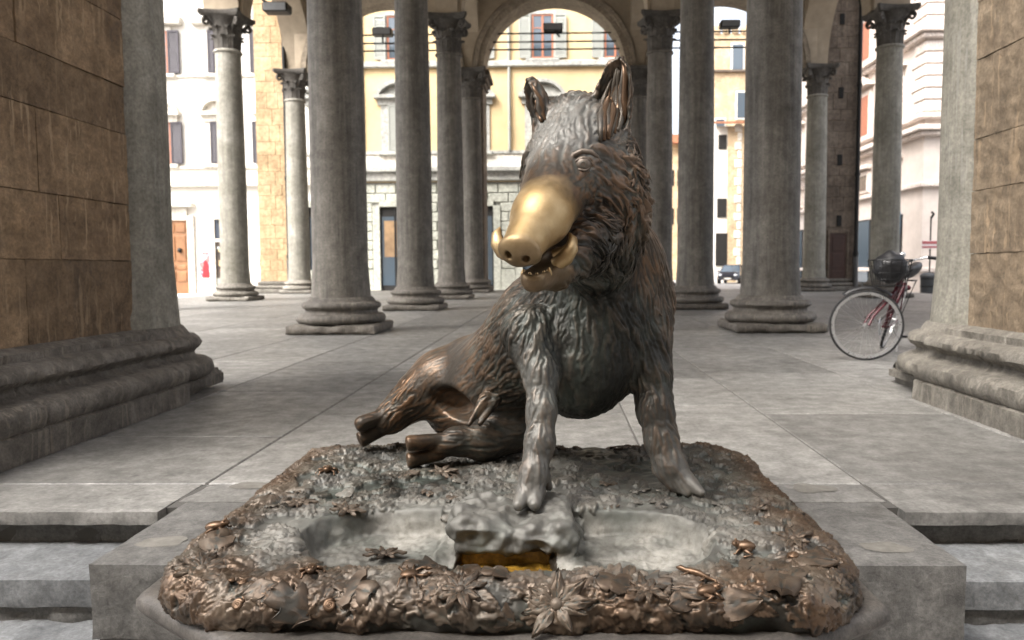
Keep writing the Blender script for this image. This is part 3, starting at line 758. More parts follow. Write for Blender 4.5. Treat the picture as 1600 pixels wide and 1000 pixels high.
# quoins
for k in range(26):
    z0 = Z(262) + k * .62; w = 1.05 if k % 2 else .75
    B.box('quoin', M_GS, X(572) - w, X(572), z0 + .02, z0 + .59, .1, .1, .03); B.box('quoin', M_GS, xy1 - w, xy1, z0 + .02, z0 + .59, .1, .1, .03)
# rusticated ground floor with shop openings
B.box('ground_floor_bed', M_GS, xy0, xy1, STZ, zg, .02, .1)
ops = [(X(c_) - 1.03, X(c_) + 1.03) for c_ in ctr]; ztop = Z(322)
rr = random.Random(2); z = STZ + 1.3; row = 0
B.box('base_course', M_RUST, xy0, ops[0][0] - .35, STZ, z - .03, .16, .1, .02)
for q in range(4): B.box('base_course', M_RUST, ops[q][1] + .35, ops[q + 1][0] - .35, STZ, z - .03, .16, .1, .02)
B.box('base_course', M_RUST, ops[4][1] + .35, xy1, STZ, z - .03, .16, .1, .02)
rows = []
while z < zg - .2:
    z2 = min(z + .46, zg - .03)
    x = xy0 + (.5 if row % 2 else 0)
    while x < xy1:
        x2 = min(x + 1.0, xy1); a, b = x, x2
        if z < ztop + .1:
            for (o0, o1) in ops:
                if a < o1 + .34 and b > o0 - .34:
                    if a < o0 - .34: b = o0 - .34
                    elif b > o1 + .34: a = o1 + .34
                    else: a = b
        if b - a > .12: B.box('stone_block', M_RUST, a + .015, b - .015, z + .015, z2 - .015, .12, .05, .035)
        x = x2
    z = z2; row += 1
for (o0, o1) in ops:
    f = B.box('shop_surround', M_RUST, o0 - .34, o0, STZ, ztop, .17, .1); B.part(MB().box(o1, o1 + .34, YB - .17, YB + .1, STZ, ztop), 'jamb', M_RUST, f); B.part(MB().box(o0, o1, YB - .165, YB + .1, ztop - .02, ztop + .3), 'lintel', M_RUST, f)
    o = B.box('shop_opening', M_DARK, o0, o1, STZ + .05, ztop - .02, .03, .05)
    B.part(MB().box(o0 + .08, o1 - .08, YB - .05, YB - .03, STZ + .5, ztop - .5), 'pane', M_GLASS, o)
    B.part(MB().box(o0 + .7, o0 + .78, YB - .09, YB - .05, STZ, ztop), 'door_frame', M_IRON, o)
    B.part(MB().box(o0 + .2, o1 - .3, YB - .058, YB - .051, STZ + 1.9, ztop - .7), 'display', plain('warm_display', (.32, .20, .10), .6, nscale=2, var=.5), o)
dp = thing('wall_downpipe', 'thin brown downpipe on the yellow wall', 'downpipe', (X(797), YB - .12, Z(236)))
MB().tube([(0, 0, 0), (0, 0, 14)], .07, 8).build('pipe', M_SHUTG, dp, 50)
for z in (1, 4.2, 8): MB().tube([(0, 0, z), (0, 0, z + .1)], .1, 8).build('collar', M_SHUTG, dp, 50)
# pavement in front
pv = MB().box(xw0, xy1 + 3, YB - 1.7, YB + .2, STZ, STZ + .14, .02).build('pavement', plain('pale_pavement', (.55, .53, .50), .7)); tag(pv, kind='structure')
# bollard
bo = atZ(293, 463, STZ); t = thing('bollard', 'dark iron bollard in front of the oak door', 'bollard', (bo[0], bo[1], STZ))
MB().lathe([(.10, 0), (.10, .04), (.07, .06), (.065, .95), (.075, .97), (.075, 1.02), (.05, 1.08), (.01, 1.1)], 14).build('post', M_IRON, t, 50)
MB().lathe([(.072, .80), (.072, .86)], 14).build('band', M_SHUTG, t, 50)

# --- the far square: stone tower, low house, strip of street, car
M_RUB = stone('rubble_stone', (.30, .225, .14), (.42, .32, .205), (.52, .41, .28), 1.0, .9, bstr=.5, var=.08)
def far_x(px, y): return atY(px, 300, y)[0]
def far_z(py, y): return atY(1120, py, y)[2]
YT = 75
t = thing('stone_tower', 'tall rough stone tower house behind the low tiled house', 'building', (far_x(1160, YT), YT + 6, STZ)); B = Bld(t, YT)
B.part(MB().rough(far_x(1098, YT), far_x(1260, YT), YT, YT + 12, STZ, far_z(52, YT), 1.2, .12, .8, 3, .05), 'wall', M_RUB)
for k in range(7):
    x = far_x(1100 + k * 14, YT); B.box('merlon', M_RUB, x, x + .55, far_z(53, YT), far_z(40, YT), .15, .6, .05)
for (px, py, w, h) in ((1150, 90, .5, 1.2), (1158, 165, .5, 1.2), (1124, 200, .4, .8)):
    x, z = far_x(px, YT), far_z(py, YT); B.box('window', M_PS, x - w - .15, x + w + .15, z - h - .15, z + h + .15, .1, .1); B.box('pane', M_GLASS, x - w, x + w, z - h, z + h, .14, .1)
B.box('string_course', M_BROWN, far_x(1098, YT), far_x(1260, YT), far_z(113, YT), far_z(110, YT), .3, .1)
YH = 66
t = thing('low_house', 'low plastered house with a tiled eave before the stone tower', 'building', (far_x(1140, YH), YH + 3, STZ)); B = Bld(t, YH)
B.part(MB().box(far_x(1118, YH), far_x(1230, YH), YH, YH + 7, STZ, far_z(197, YH)), 'wall', M_WHITE)
B.part(MB().box(far_x(1136, YH), far_x(1230, YH), YH - .06, YH + .5, STZ, far_z(199, YH)), 'stone_face', M_RUB)
for k in range(18):
    z0 = STZ + k * .75; B.box('quoin', M_PS, far_x(1147, YH) + (.0 if k % 2 else .25), far_x(1158, YH), z0 + .03, z0 + .7, .12, .1, .03)
B.part(MB().add([(far_x(1114, YH), YH - 1.0, far_z(196, YH)), (far_x(1235, YH), YH - 1.0, far_z(196, YH)), (far_x(1235, YH), YH + 5, far_z(176, YH)), (far_x(1114, YH), YH + 5, far_z(176, YH)), (far_x(1114, YH), YH - 1.0, far_z(193, YH)), (far_x(1235, YH), YH - 1.0, far_z(193, YH)), (far_x(1235, YH), YH + 5, far_z(172, YH)), (far_x(1114, YH), YH + 5, far_z(172, YH))], [(0, 1, 2, 3), (4, 5, 6, 7), (0, 1, 5, 4), (1, 2, 6, 5), (2, 3, 7, 6), (3, 0, 4, 7)]), 'roof', M_ROOF)
for (px, py, w, h) in ((1128, 222, .35, .6), (1128, 325, .4, .8), (1128, 390, .5, 1.4)):
    x, z = far_x(px, YH), far_z(py, YH); B.box('window', M_DARK, x - w, x + w, z - h, z + h, .08, .05)
YK = 80
t = thing('distant_house', 'distant ochre house with a red tiled roof in the gap between the columns', 'building', (far_x(1062, YK), YK + 4, STZ)); B = Bld(t, YK)
B.part(MB().box(far_x(1044, YK), far_x(1094, YK), YK, YK + 8, STZ, far_z(225, YK)), 'wall', M_RUB)
B.part(MB().box(far_x(1040, YK), far_x(1097, YK), YK - 1, YK + 8, far_z(225, YK), far_z(212, YK)), 'roof', M_ROOF)
for k in range(5): B.box('window', M_DARK, far_x(1049 + k * 9, YK), far_x(1053 + k * 9, YK), far_z(290, YK), far_z(265, YK), .06, .1); B.box('window', M_DARK, far_x(1049 + k * 9, YK), far_x(1053 + k * 9, YK), far_z(350, YK), far_z(325, YK), .06, .1)
# --- corner palazzo on the right, one face along the side street
YP = 34.5; xp0 = far_x(1442, YP)
def zr(py, px=1460): return atY(px, py, YP)[2]
M_PINK = plain('pale_pink_stucco', (.60, .53, .48), .85, nscale=2, var=.15); M_PK2 = stone('pink_trim', (.47, .41, .37), (.55, .485, .44), (.62, .56, .51), 1, .85, bstr=.3, var=.05)
t = thing('corner_palazzo', 'pale pink corner palazzo with quoins and cornices behind the ochre pier', 'building', (xp0 + 6, YP + 10, STZ)); B = Bld(t, YP)
B.part(MB().box(xp0, xp0 + 14, YP, YP + 24, STZ, 24), 'wall', M_PINK)
def band(py0, py1, out, nm='cornice'):
    z0, z1 = zr(py0, 1442), zr(py1, 1442)
    B.part(MB().box(xp0 - out, xp0 + 14, YP - out, YP + 24, z0, z1, .03), nm, M_PK2)
for a in ((52, 44, .5), (60, 53, .3), (186, 178, .35), (205, 197, .5), (212, 206, .3), (292, 285, .22), (425, 418, .14)): band(*a)
for k in range(14):
    z0 = zr(175, 1442) + k * .52
    for (x0, x1, y0, y1) in ((xp0 - .08, xp0 + (1.3 if k % 2 else 1.0), YP - .08, YP + (1.0 if k % 2 else 1.3)),):
        if z0 < 20: B.part(MB().box(x0, x1, y0, y1, z0 + .03, z0 + .49, .04), 'quoin', M_PK2)
for k in range(6):
    yy = YP + 3.0 + k * 3.6
    for (pz0, pz1, ped) in ((172, 100, True), (275, 248, False), (30, -40, True)):
        z0, z1 = zr(pz0, 1442), zr(pz1, 1442); w = .62
        f = B.part(MB().box(xp0 - .12, xp0 + .1, yy - w - .25, yy + w + .25, z0 - .15, z1 + .25, .03), 'window', M_PK2)
        B.part(MB().box(xp0 - .15, xp0 - .1, yy - w, yy + w, z0, z1), 'shutter', M_WOODR if ped else M_BROWN, f)
        if ped:
            mb = MB(); poly = [(yy - w - .55, z1 + .45), (yy + w + .55, z1 + .45), (yy, z1 + 1.15)]
            v = [(xp0 - .45, a, b) for a, b in poly] + [(xp0 + .05, a, b) for a, b in poly]
            B.part(mb.add(v, [(0, 1, 2), (5, 4, 3), (0, 3, 4, 1), (1, 4, 5, 2), (2, 5, 3, 0)]), 'pediment', M_PK2, f)
        else: B.part(MB().box(xp0 - .35, xp0 + .05, yy - w - .4, yy + w + .4, z1 + .3, z1 + .5, .03), 'lintel', M_PK2, f)
    so = B.part(MB().box(xp0 - .06, xp0 + .05, yy - 1.1, yy + 1.1, STZ + .1, zr(330, 1442)), 'shop_opening', M_DARK)
    B.part(MB().box(xp0 - .10, xp0 - .061, yy - 1.0, yy + 1.0, STZ + .5, zr(333, 1442)), 'pane', M_GLASS, so)
    if k == 0:
        B.part(MB().box(xp0 - .16, xp0 - .101, yy - 1.1, yy + 1.1, zr(363, 1442), zr(326, 1442)), 'sign_panel', plain('sky_blue_print', (.06, .30, .55), .4, nscale=3, var=.7), so)
        B.part(MB().box(xp0 - .15, xp0 - .101, yy - .5, yy + .9, zr(388, 1442), zr(368, 1442)), 'pink_sign', plain('pink_print', (.55, .07, .30), .4, nscale=6, var=.6), so)
sg = atZ(1452, 450, STZ); yS = 30.5; xS = far_x(1456, yS)
t = thing('street_sign', 'small pink and white street sign on a thin pole', 'sign', (xS, yS, STZ))
MB().tube([(0, 0, 0), (0, 0, 3.2)], .03, 8).build('pole', M_IRON, t, 50)
MB().box(-.35, .45, -.04, -.02, 2.0, 2.32, .01).build('plate', plain('white_sign', (.72, .66, .66), .5), t)
MB().box(-.34, .44, -.045, -.041, 2.18, 2.3).box(-.34, .44, -.045, -.041, 2.03, 2.1).build('stripe', plain('faded_red', (.45, .12, .13), .5), t)
MB().tube([(0, 0, 3.2), (.1, 0, 3.35), (.02, 0, 3.45)], .05, 8).build('finial', M_IRON, t, 50)
t = thing('litter_bin', 'dark grey litter bin at the foot of the pole sign', 'bin', (far_x(1455, 30.0), 30.0, STZ))
MB().lathe([(.27, 0), (.29, .05), (.30, .85), (.32, .88), (.32, .95), (.2, 1.05), (.01, 1.08)], 20).build('drum', plain('grey_bin', (.05, .055, .06), .5), t, 50)
for z in (.15, .5, .8): MB().lathe([(.305, z), (.312, z + .02), (.305, z + .04)], 20).build('hoop', M_IRON, t, 50)
# parked car, front towards the loggia
cyr = 62; cz = STZ; cxr = far_x(1146, cyr)
car = thing('parked_car', 'dark blue hatchback parked in the far street, headlights facing the loggia', 'car', (cxr, cyr, cz), math.radians(-24))
M_CARP, _n, _q = newmat('dark_blue_paint'); _q.inputs['Base Color'].default_value = (.016, .02, .032, 1); _q.inputs['Roughness'].default_value = .2; _q.inputs['Coat Weight'].default_value = 1
secs = [(-1.95, .78, .45, .80), (-1.9, .80, .3, 0.95), (-1.2, .85, .26, 1.0), (-.2, .86, .25, 1.0), (1.0, .86, .25, 1.02), (1.75, .83, .28, 1.0), (1.95, .76, .42, .9)]
v = []; ringn = 10
for (y, hw, z0, z1) in secs:
    for (sx, sz) in ((-.75, 0), (-1, .12), (-1.0, .6), (-.93, .92), (-.7, 1), (.7, 1), (.93, .92), (1.0, .6), (1, .12), (.75, 0)): v.append((hw * sx, y, z0 + (z1 - z0) * sz))
f = [(i * ringn + k, i * ringn + (k + 1) % ringn, (i + 1) * ringn + (k + 1) % ringn, (i + 1) * ringn + k) for i in range(6) for k in range(ringn)] + [tuple(range(ringn)), tuple(60 + k for k in range(ringn - 1, -1, -1))]
bd_ = MB().add(v, f).build('body', M_CARP, car, 50)
cab = [(-1.0, .78, .98), (-.35, .62, 1.44), (.9, .62, 1.47), (1.7, .74, 1.0)]
v = []
for (y, hw, z) in cab: v += [(-hw, y, z), (hw, y, z)]
v += [(-.8, -1.0, .95), (.8, -1.0, .95), (-.8, 1.75, .95), (.8, 1.75, .95)]
MB().add(v, [(0, 1, 3, 2), (2, 3, 5, 4), (4, 5, 7, 6), (0, 2, 4, 6), (1, 7, 5, 3), (0, 6, 10, 8), (1, 9, 11, 7), (8, 9, 1, 0), (6, 7, 11, 10)]).build('cabin_glass', M_GLASS, car)
MB().box(-.60, .60, -.33, .9, 1.45, 1.50, .02).build('roof', M_CARP, car)
for s in (-1, 1):
    MB().tube([(s * .78, -1.0, .98), (s * .62, -.35, 1.46)], .035, 6).tube([(s * .62, .9, 1.47), (s * .74, 1.7, 1.0)], .05, 6).tube([(s * .64, .3, 1.46), (s * .8, .35, 1.0)], .035, 6).build('pillar', M_CARP, car)
    MB().sphere((s * .6, -1.88, .70), (.20, .10, .11), 12, 8).build('headlight', plain('headlamp', (.75, .78, .8), .1), car, True)
    MB().sphere((s * .98, -.75, 1.0), (.11, .07, .08), 10, 7).build('wing_mirror', M_CARP, car, True)
    for y in (-1.25, 1.2):
        w = MB().lathe([(.2, -.1), (.31, -.1), (.325, -.06), (.325, .06), (.31, .1), (.2, .1)], 20, Matrix.Translation((s * .80, y, .32)) @ Matrix.Rotation(math.pi / 2, 4, 'Y')).build('wheel', M_IRON, car, 50)
        MB().lathe([(.01, .08), (.19, .06), (.2, .1)], 16, Matrix.Translation((s * .80, y, .32)) @ Matrix.Rotation(s * math.pi / 2, 4, 'Y')).build('rim', plain('alloy', (.4, .4, .4), .3, .9), w, 50)
MB().box(-.45, .45, -1.97, -1.9, .42, .6, .02).build('grille', M_IRON, car); MB().box(-.26, .26, -1.985, -1.96, .36, .47).build('number_plate', M_WHITE, car)

# unseen house front added behind the camera to block the sun and low sky
M_TAN = plain('tan_plaster', (.42, .33, .22), .9, nscale=1.0, var=.12)
t = thing('added_shade_house', 'unseen tan house front added behind the camera to block sun and low sky', 'building', (0, -10, STZ))
MB().box(-34, 34, -8, 0, 0, 20.5).build('wall', M_TAN, t)
MB().box(-34.5, 34.5, -8, .9, 20.5, 20.9).build('roof', M_ROOF, t)
for k in range(-6, 7):
    for z in (1.0, 5.2, 9.2, 13.2, 17):
        w = MB().box(k * 4.6 - .7, k * 4.6 + .7, -.05, .06, z, z + 2.2).build('window', M_PS, t); MB().box(k * 4.6 - .55, k * 4.6 + .55, .061, .09, z + .12, z + 2.1).build('shutter', M_SHUT, w)
# ================================================================== bronze boar: one continuous skin grown from a distance field
def A(px, py, y): return np.array(atY(px, py, y))
def smin(a, b, k):
    h = np.clip(.5 + .5 * (b - a) / k, 0, 1); return b + (a - b) * h - k * h * (1 - h)
def smax(a, b, k): return -smin(-a, -b, k)
CHK = [None, 0.0]
def far(lo_c, rad):
    return CHK[0] is not None and np.linalg.norm(CHK[0] - lo_c) - rad - CHK[1] > .17
def rcone(P, a, b, r1, r2):
    a = np.asarray(a, float); b = np.asarray(b, float)
    if far((a + b) / 2, np.linalg.norm(b - a) / 2 + max(r1, r2)): return np.ones(len(P))
    ba = b - a; l2 = ba @ ba; rr = r1 - r2; a2 = l2 - rr * rr; il2 = 1 / l2
    pa = P - a; y = pa @ ba; z = y - l2; q = pa * l2 - np.outer(y, ba); x2 = (q * q).sum(1)
    y2 = y * y * l2; z2 = z * z * l2; k = np.sign(rr) * rr * rr * x2
    d = (np.sqrt(np.maximum(x2 * a2 * il2, 0)) + y * rr) * il2 - r1
    m1 = np.sign(z) * a2 * z2 > k; d[m1] = np.sqrt(x2[m1] + z2[m1]) * il2 - r2
    m2 = (~m1) & (np.sign(y) * a2 * y2 < k); d[m2] = np.sqrt(x2[m2] + y2[m2]) * il2 - r1
    return d
def frame(f, u):
    f = np.asarray(f, float); f = f / np.linalg.norm(f); u = np.asarray(u, float); u = u - f * (u @ f); u = u / np.linalg.norm(u)
    return np.array([np.cross(f, u), f, u])          # rows: side, forward, up
def ellip(P, c, r, R=None):
    if far(np.asarray(c), max(r)): return np.ones(len(P))
    q = P - np.asarray(c); q = q @ R.T if R is not None else q
    r = np.asarray(r, float); k0 = np.sqrt(((q / r) ** 2).sum(1)); k1 = np.sqrt(((q / (r * r)) ** 2).sum(1)) + 1e-9
    return k0 * (k0 - 1) / k1
SN_T = A(812, 393, 1.80); SN_M = A(846, 338, 1.93); BROW = A(872, 265, 2.09); CROWN = A(900, 196, 2.30)
HAX = SN_T - BROW; HAX = HAX / np.linalg.norm(HAX)
HF = frame(HAX, np.array([.15, -.55, 1.0]))          # head frame: side (towards image right is -), forward, up
if HF[0][0] < 0: HF[0] *= -1
JAW_T = A(834, 436, 1.862); JAW_B = A(925, 372, 2.15)
EYE = A(911, 257, 2.085)
def ear_sdf(P, base, tip, wid, thick, face, cup):
    if far((base + tip) / 2, np.linalg.norm(tip - base) * .6 + wid): return np.ones(len(P))
    ax = tip - base; L = np.linalg.norm(ax); R = frame(ax, face)   # side, along, facing
    q = (P - base) @ R.T; t = np.clip(q[:, 1] / L, 0, 1)
    w = wid * (np.sin(np.clip(t * 1.02 + .16, 0, 1.16) / 1.16 * math.pi) ** .5) + .004
    cz = -cup * (1 - (np.clip(q[:, 0] / np.maximum(w, 1e-4), -1.2, 1.2)) ** 2) * np.sin(np.clip(t, 0, 1) * math.pi) ** .6
    over = np.maximum(np.maximum(-q[:, 1], q[:, 1] - L), 0)
    d = np.sqrt((np.maximum(np.abs(q[:, 0]) - w, 0)) ** 2 + (np.maximum(np.abs(q[:, 2] - cz) - thick, 0)) ** 2 + over ** 2)
    ins = np.maximum(np.abs(q[:, 0]) - w, np.abs(q[:, 2] - cz) - thick)
    return np.where(d > 0, d, ins) - .007
def boar_sdf(P):
    # trunk
    d = rcone(P, A(925, 512, 2.52), A(872, 522, 2.68), .222, .226)
    d = smin(d, rcone(P, A(872, 522, 2.68), A(778, 598, 2.86), .226, .185), .06)
    d = smin(d, rcone(P, A(775, 598, 2.86), A(728, 628, 2.96), .185, .165), .06)
    d = smin(d, ellip(P, A(905, 572, 2.46), (.165, .18, .17)), .08)                 # deep breast
    d = smin(d, rcone(P, A(962, 420, 2.60), A(980, 470, 2.62), .172, .165), .08)       # withers / shoulder hump
    # neck
    d = smin(d, rcone(P, A(932, 430, 2.50), A(925, 310, 2.40), .178, .155), .10)
    # front leg on the rock
    L = [(826, 520, 2.36, .088), (846, 585, 2.26, .048), (847, 640, 2.20, .039), (843, 690, 2.16, .037), (834, 740, 2.12, .034), (829, 768, 2.10, .036)]
    for (p, q, y, r), (p2, q2, y2, r2) in zip(L[:-1], L[1:]): d = smin(d, rcone(P, A(p, q, y), A(p2, q2, y2), r, r2), .035)
    L = [(1006, 505, 2.50, .095), (1016, 580, 2.42, .064), (1024, 640, 2.37, .053), (1034, 690, 2.34, .047), (1047, 728, 2.31, .043), (1060, 750, 2.295, .042)]
    for (p, q, y, r), (p2, q2, y2, r2) in zip(L[:-1], L[1:]): d = smin(d, rcone(P, A(p, q, y), A(p2, q2, y2), r, r2), .035)
    # hooves: two toes each, dewclaws
    def toes(d, a, b, side, ra, rb, gap, flat=False):
        a = np.asarray(a); b = np.asarray(b)
        for s in (-1, 1):
            o = side * s * gap
            t = rcone(P, a + o * .8, b + o * 1.1, ra, rb)
            if flat:
                ax_ = (b - a) / np.linalg.norm(b - a); t = smax(t, (P - b) @ ax_ - .010, .006)
            d = smin(d, t, .006 if flat else .012)
        return d
    d = toes(d, A(828, 770, 2.095), A(823, 789, 2.05), np.array([1, .08, 0]), .026, .017, .020)
    d = toes(d, A(1063, 750, 2.285), A(1085, 770, 2.235), np.array([.8, -.5, .15]), .030, .013, .021)
    d = smin(d, rcone(P, A(1034, 712, 2.33), A(1030, 738, 2.315), .022, .012), .02)
    d = smin(d, rcone(P, A(852, 745, 2.15), A(858, 762, 2.155), .018, .009), .02)
    # far hind leg stretched to the side
    L = [(742, 590, 2.94, .165), (690, 596, 2.92, .115), (652, 618, 2.90, .078), (625, 640, 2.88, .058), (608, 655, 2.86, .047), (600, 660, 2.85, .040)]
    for (p, q, y, r), (p2, q2, y2, r2) in zip(L[:-1], L[1:]): d = smin(d, rcone(P, A(p, q, y), A(p2, q2, y2), r, r2), .045)
    d = toes(d, A(598, 660, 2.845), A(562, 676, 2.80), np.array([.30, -.1, .85]), .030, .031, .037, True)
    d = smax(d, -ellip(P, A(705, 632, 2.74), (.115, .10, .060), frame((1, .15, -.28), (0, 0, 1))[[1, 0, 2]]), .02)      # hollow of the groin under the thigh
    # folded hind leg lying on the ground
    L = [(800, 672, 2.72, .085), (755, 690, 2.66, .062), (712, 690, 2.62, .043), (690, 696, 2.60, .036)]
    for (p, q, y, r), (p2, q2, y2, r2) in zip(L[:-1], L[1:]): d = smin(d, rcone(P, A(p, q, y), A(p2, q2, y2), r, r2), .04)
    d = toes(d, A(688, 698, 2.60), A(640, 706, 2.56), np.array([.05, -.25, .9]), .026, .027, .032, True)
    d = smin(d, rcone(P, A(758, 622, 2.62), A(733, 663, 2.56), .020, .008), .02)
    d = smin(d, rcone(P, A(772, 628, 2.62), A(750, 662, 2.57), .020, .008), .02)
    # head
    h = ellip(P, A(908, 262, 2.27), (.155, .20, .185), frame(HAX, (0, -.3, 1)))
    h = smin(h, ellip(P, CROWN + np.array([.0, .03, -.005]), (.110, .11, .105)), .06)
    h = smin(h, rcone(P, A(888, 262, 2.16), SN_M, .112, .070), .05)
    sn = rcone(P, SN_M, SN_T - HAX * .02, .069, .048)
    h = smin(h, sn, .035)
    h = smin(h, ellip(P, A(948, 318, 2.24), (.125, .12, .15)), .07)                   # near cheek ruff
    h = smin(h, ellip(P, A(858, 318, 2.30), (.075, .11, .13)), .06)                   # far cheek
    h = smin(h, ellip(P, A(935, 385, 2.30), (.12, .13, .14)), .07)                    # throat ruff
    # brow ridges and eye sockets
    h = smin(h, rcone(P, A(893, 242, 2.075), A(925, 236, 2.125), .016, .016), .022)
    h = smax(h, -ellip(P, A(906, 258, 2.050), (.026, .022, .019)), .02)
    # snout disc and nostrils
    disc = ellip(P, SN_T, (.054, .020, .042), HF)
    h = smin(h, disc, .012)
    for s in (-1, 1):
        c = SN_T + HF[0] * .021 * s + HAX * .02 + HF[2] * -.002
        h = smax(h, -ellip(P, c, (.0085, .022, .010), HF), .006)
    # mouth: cut, then the lower jaw
    mc = (A(838, 408, 1.86) + A(872, 402, 1.98)) / 2
    RM = frame(A(838, 422, 1.84) - A(888, 388, 2.03), (0, 0, 1))
    h = smax(h, -ellip(P, mc + np.array([0, -.01, -.014]), (.056, .140, .036), RM), .012)
    jw = rcone(P, JAW_B, A(862, 424, 1.97), .09, .043)
    jw = smin(jw, rcone(P, A(862, 424, 1.97), JAW_T, .043, .033), .03)
    jw = smax(jw, -ellip(P, A(848, 414, 1.90) + np.array([0, 0, .012]), (.034, .10, .026), RM), .010)   # trough of the open mouth
    h = smin(h, jw, .018)
    d = smin(d, h, .05)
    # ears
    e1 = ear_sdf(P, A(948, 236, 2.25), A(969, 92, 2.22), .047, .007, (-.35, -1, .1), .030)
    e2 = ear_sdf(P, A(852, 214, 2.30), A(829, 124, 2.26), .036, .006, (-1, -.35, .1), .025)
    d = smin(d, smin(e1, e2, .01), .022)
    return d
def surface_nets(sdf, lo, hi, h, B=4):
    lo = np.asarray(lo); n = (np.ceil((np.asarray(hi) - lo) / (h * B)).astype(int)); N = n * B + 1
    cs = h * B
    gc = np.stack(np.meshgrid(*[np.arange(k) for k in n], indexing='ij'), -1).reshape(-1, 3)
    dc = sdf(lo + (gc + .5) * cs)
    F = np.empty(N, np.float32)
    F[...] = 1.0
    neg = gc[dc < 0]
    for (i, j, k) in neg: F[i * B:i * B + B + 1, j * B:j * B + B + 1, k * B:k * B + B + 1] = -1.0
    act = gc[np.abs(dc) < cs * 1.35]
    off = np.stack(np.meshgrid(*[np.arange(B + 1)] * 3, indexing='ij'), -1).reshape(-1, 3)
    sup = act // 6; key = (sup[:, 0] * 1000 + sup[:, 1]) * 1000 + sup[:, 2]; act = act[np.argsort(key, kind='stable')]; key = np.sort(key)
    cuts = np.flatnonzero(np.diff(key)) + 1; groups = np.split(act, cuts)
    for a in groups:
        mn = lo + a.min(0) * cs; mx = lo + (a.max(0) + 1) * cs; CHK[0] = (mn + mx) / 2; CHK[1] = np.linalg.norm(mx - mn) / 2
        ids = (a[:, None, :] * B + off[None]).reshape(-1, 3)
        F[ids[:, 0], ids[:, 1], ids[:, 2]] = sdf(lo + ids * h)
    CHK[0] = None
    S = F < 0
    c = [S[:-1, :-1, :-1], S[1:, :-1, :-1], S[:-1, 1:, :-1], S[1:, 1:, :-1], S[:-1, :-1, 1:], S[1:, :-1, 1:], S[:-1, 1:, 1:], S[1:, 1:, 1:]]
    cnt = sum(x.astype(np.int8) for x in c); cells = np.argwhere((cnt > 0) & (cnt < 8))
    vid = -np.ones(np.array(N) - 1, np.int32); vid[cells[:, 0], cells[:, 1], cells[:, 2]] = np.arange(len(cells))
    acc = np.zeros((len(cells), 3)); num = np.zeros(len(cells))
    co = np.array([[0, 0, 0], [1, 0, 0], [0, 1, 0], [1, 1, 0], [0, 0, 1], [1, 0, 1], [0, 1, 1], [1, 1, 1]])
    for a_, b_ in ((0, 1), (2, 3), (4, 5), (6, 7), (0, 2), (1, 3), (4, 6), (5, 7), (0, 4), (1, 5), (2, 6), (3, 7)):
        pa = cells + co[a_]; pb = cells + co[b_]
        fa = F[pa[:, 0], pa[:, 1], pa[:, 2]]; fb = F[pb[:, 0], pb[:, 1], pb[:, 2]]
        m = (fa < 0) != (fb < 0); t = np.where(m, fa / np.where(m, fa - fb, 1), 0)
        pt = co[a_] + (co[b_] - co[a_]) * t[:, None]; acc[m] += pt[m]; num[m] += 1
    P = lo + (cells + acc / num[:, None]) * h
    quads = []
    for ax in range(3):
        sl0 = [slice(None)] * 3; sl1 = [slice(None)] * 3; sl0[ax] = slice(None, -1); sl1[ax] = slice(1, None)
        e = np.argwhere(S[tuple(sl0)] != S[tuple(sl1)])
        o1, o2 = [(1, 2), (2, 0), (0, 1)][ax]
        ok = (e[:, o1] > 0) & (e[:, o2] > 0) & (e[:, o1] < N[o1] - 1) & (e[:, o2] < N[o2] - 1); e = e[ok]
        fl = S[e[:, 0], e[:, 1], e[:, 2]]
        def g(d1, d2):
            q = e.copy(); q[:, o1] += d1; q[:, o2] += d2; return vid[q[:, 0], q[:, 1], q[:, 2]]
        Q = np.stack([g(-1, -1), g(0, -1), g(0, 0), g(-1, 0)], 1)
        Q[~fl] = Q[~fl][:, ::-1]; quads.append(Q)
    return P, np.concatenate(quads)
def vnormals(P, Q):
    n = np.cross(P[Q[:, 2]] - P[Q[:, 0]], P[Q[:, 3]] - P[Q[:, 1]]); N = np.zeros_like(P)
    for k in range(4):
        for a in range(3): N[:, a] += np.bincount(Q[:, k], n[:, a], len(P))
    return N / (np.linalg.norm(N, axis=1)[:, None] + 1e-12)
def value_noise(P, f, seed=0):
    q = P * f + 100.0 + seed * 17.3; i = np.floor(q).astype(np.int64); t = q - i; t = t * t * (3 - 2 * t); out = 0
    for c in range(8):
        o = np.array([c & 1, (c >> 1) & 1, (c >> 2) & 1]); k = i + o
        hsh = (k[:, 0] * 73856093 ^ k[:, 1] * 19349663 ^ k[:, 2] * 83492791 ^ (seed * 2654435)) & 0xffffff
        hsh = (hsh * 1103515245 + 12345) & 0x7fffffff; hsh = ((hsh >> 8) * 48271) % 65521
        w = np.prod(np.where(o, t, 1 - t), axis=1); out = out + w * (hsh / 65521.0)
    return out * 2 - 1
HV = .0034
BP, BQ = surface_nets(boar_sdf, (-.86, 1.68, .16), (.62, 3.22, 1.52), HV)
BN = vnormals(BP, BQ)
# edges
ed = np.sort(np.concatenate([BQ[:, [0, 1]], BQ[:, [1, 2]], BQ[:, [2, 3]], BQ[:, [3, 0]]]), axis=1); ed = np.unique(ed, axis=0)
nv = len(BP)
def laplace(x, it, lam=.5):
    deg = np.bincount(ed[:, 0], minlength=nv) + np.bincount(ed[:, 1], minlength=nv)
    for _ in range(it):
        if x.ndim == 1:
            s = np.bincount(ed[:, 0], x[ed[:, 1]], nv) + np.bincount(ed[:, 1], x[ed[:, 0]], nv); x = x + lam * (s / deg - x)
        else: x = np.stack([laplace(x[:, k], 1, lam) for k in range(3)], 1)
    return x
BP = laplace(BP, 2, .4)
BN = laplace(vnormals(BP, BQ), 2); BN /= np.linalg.norm(BN, axis=1)[:, None]
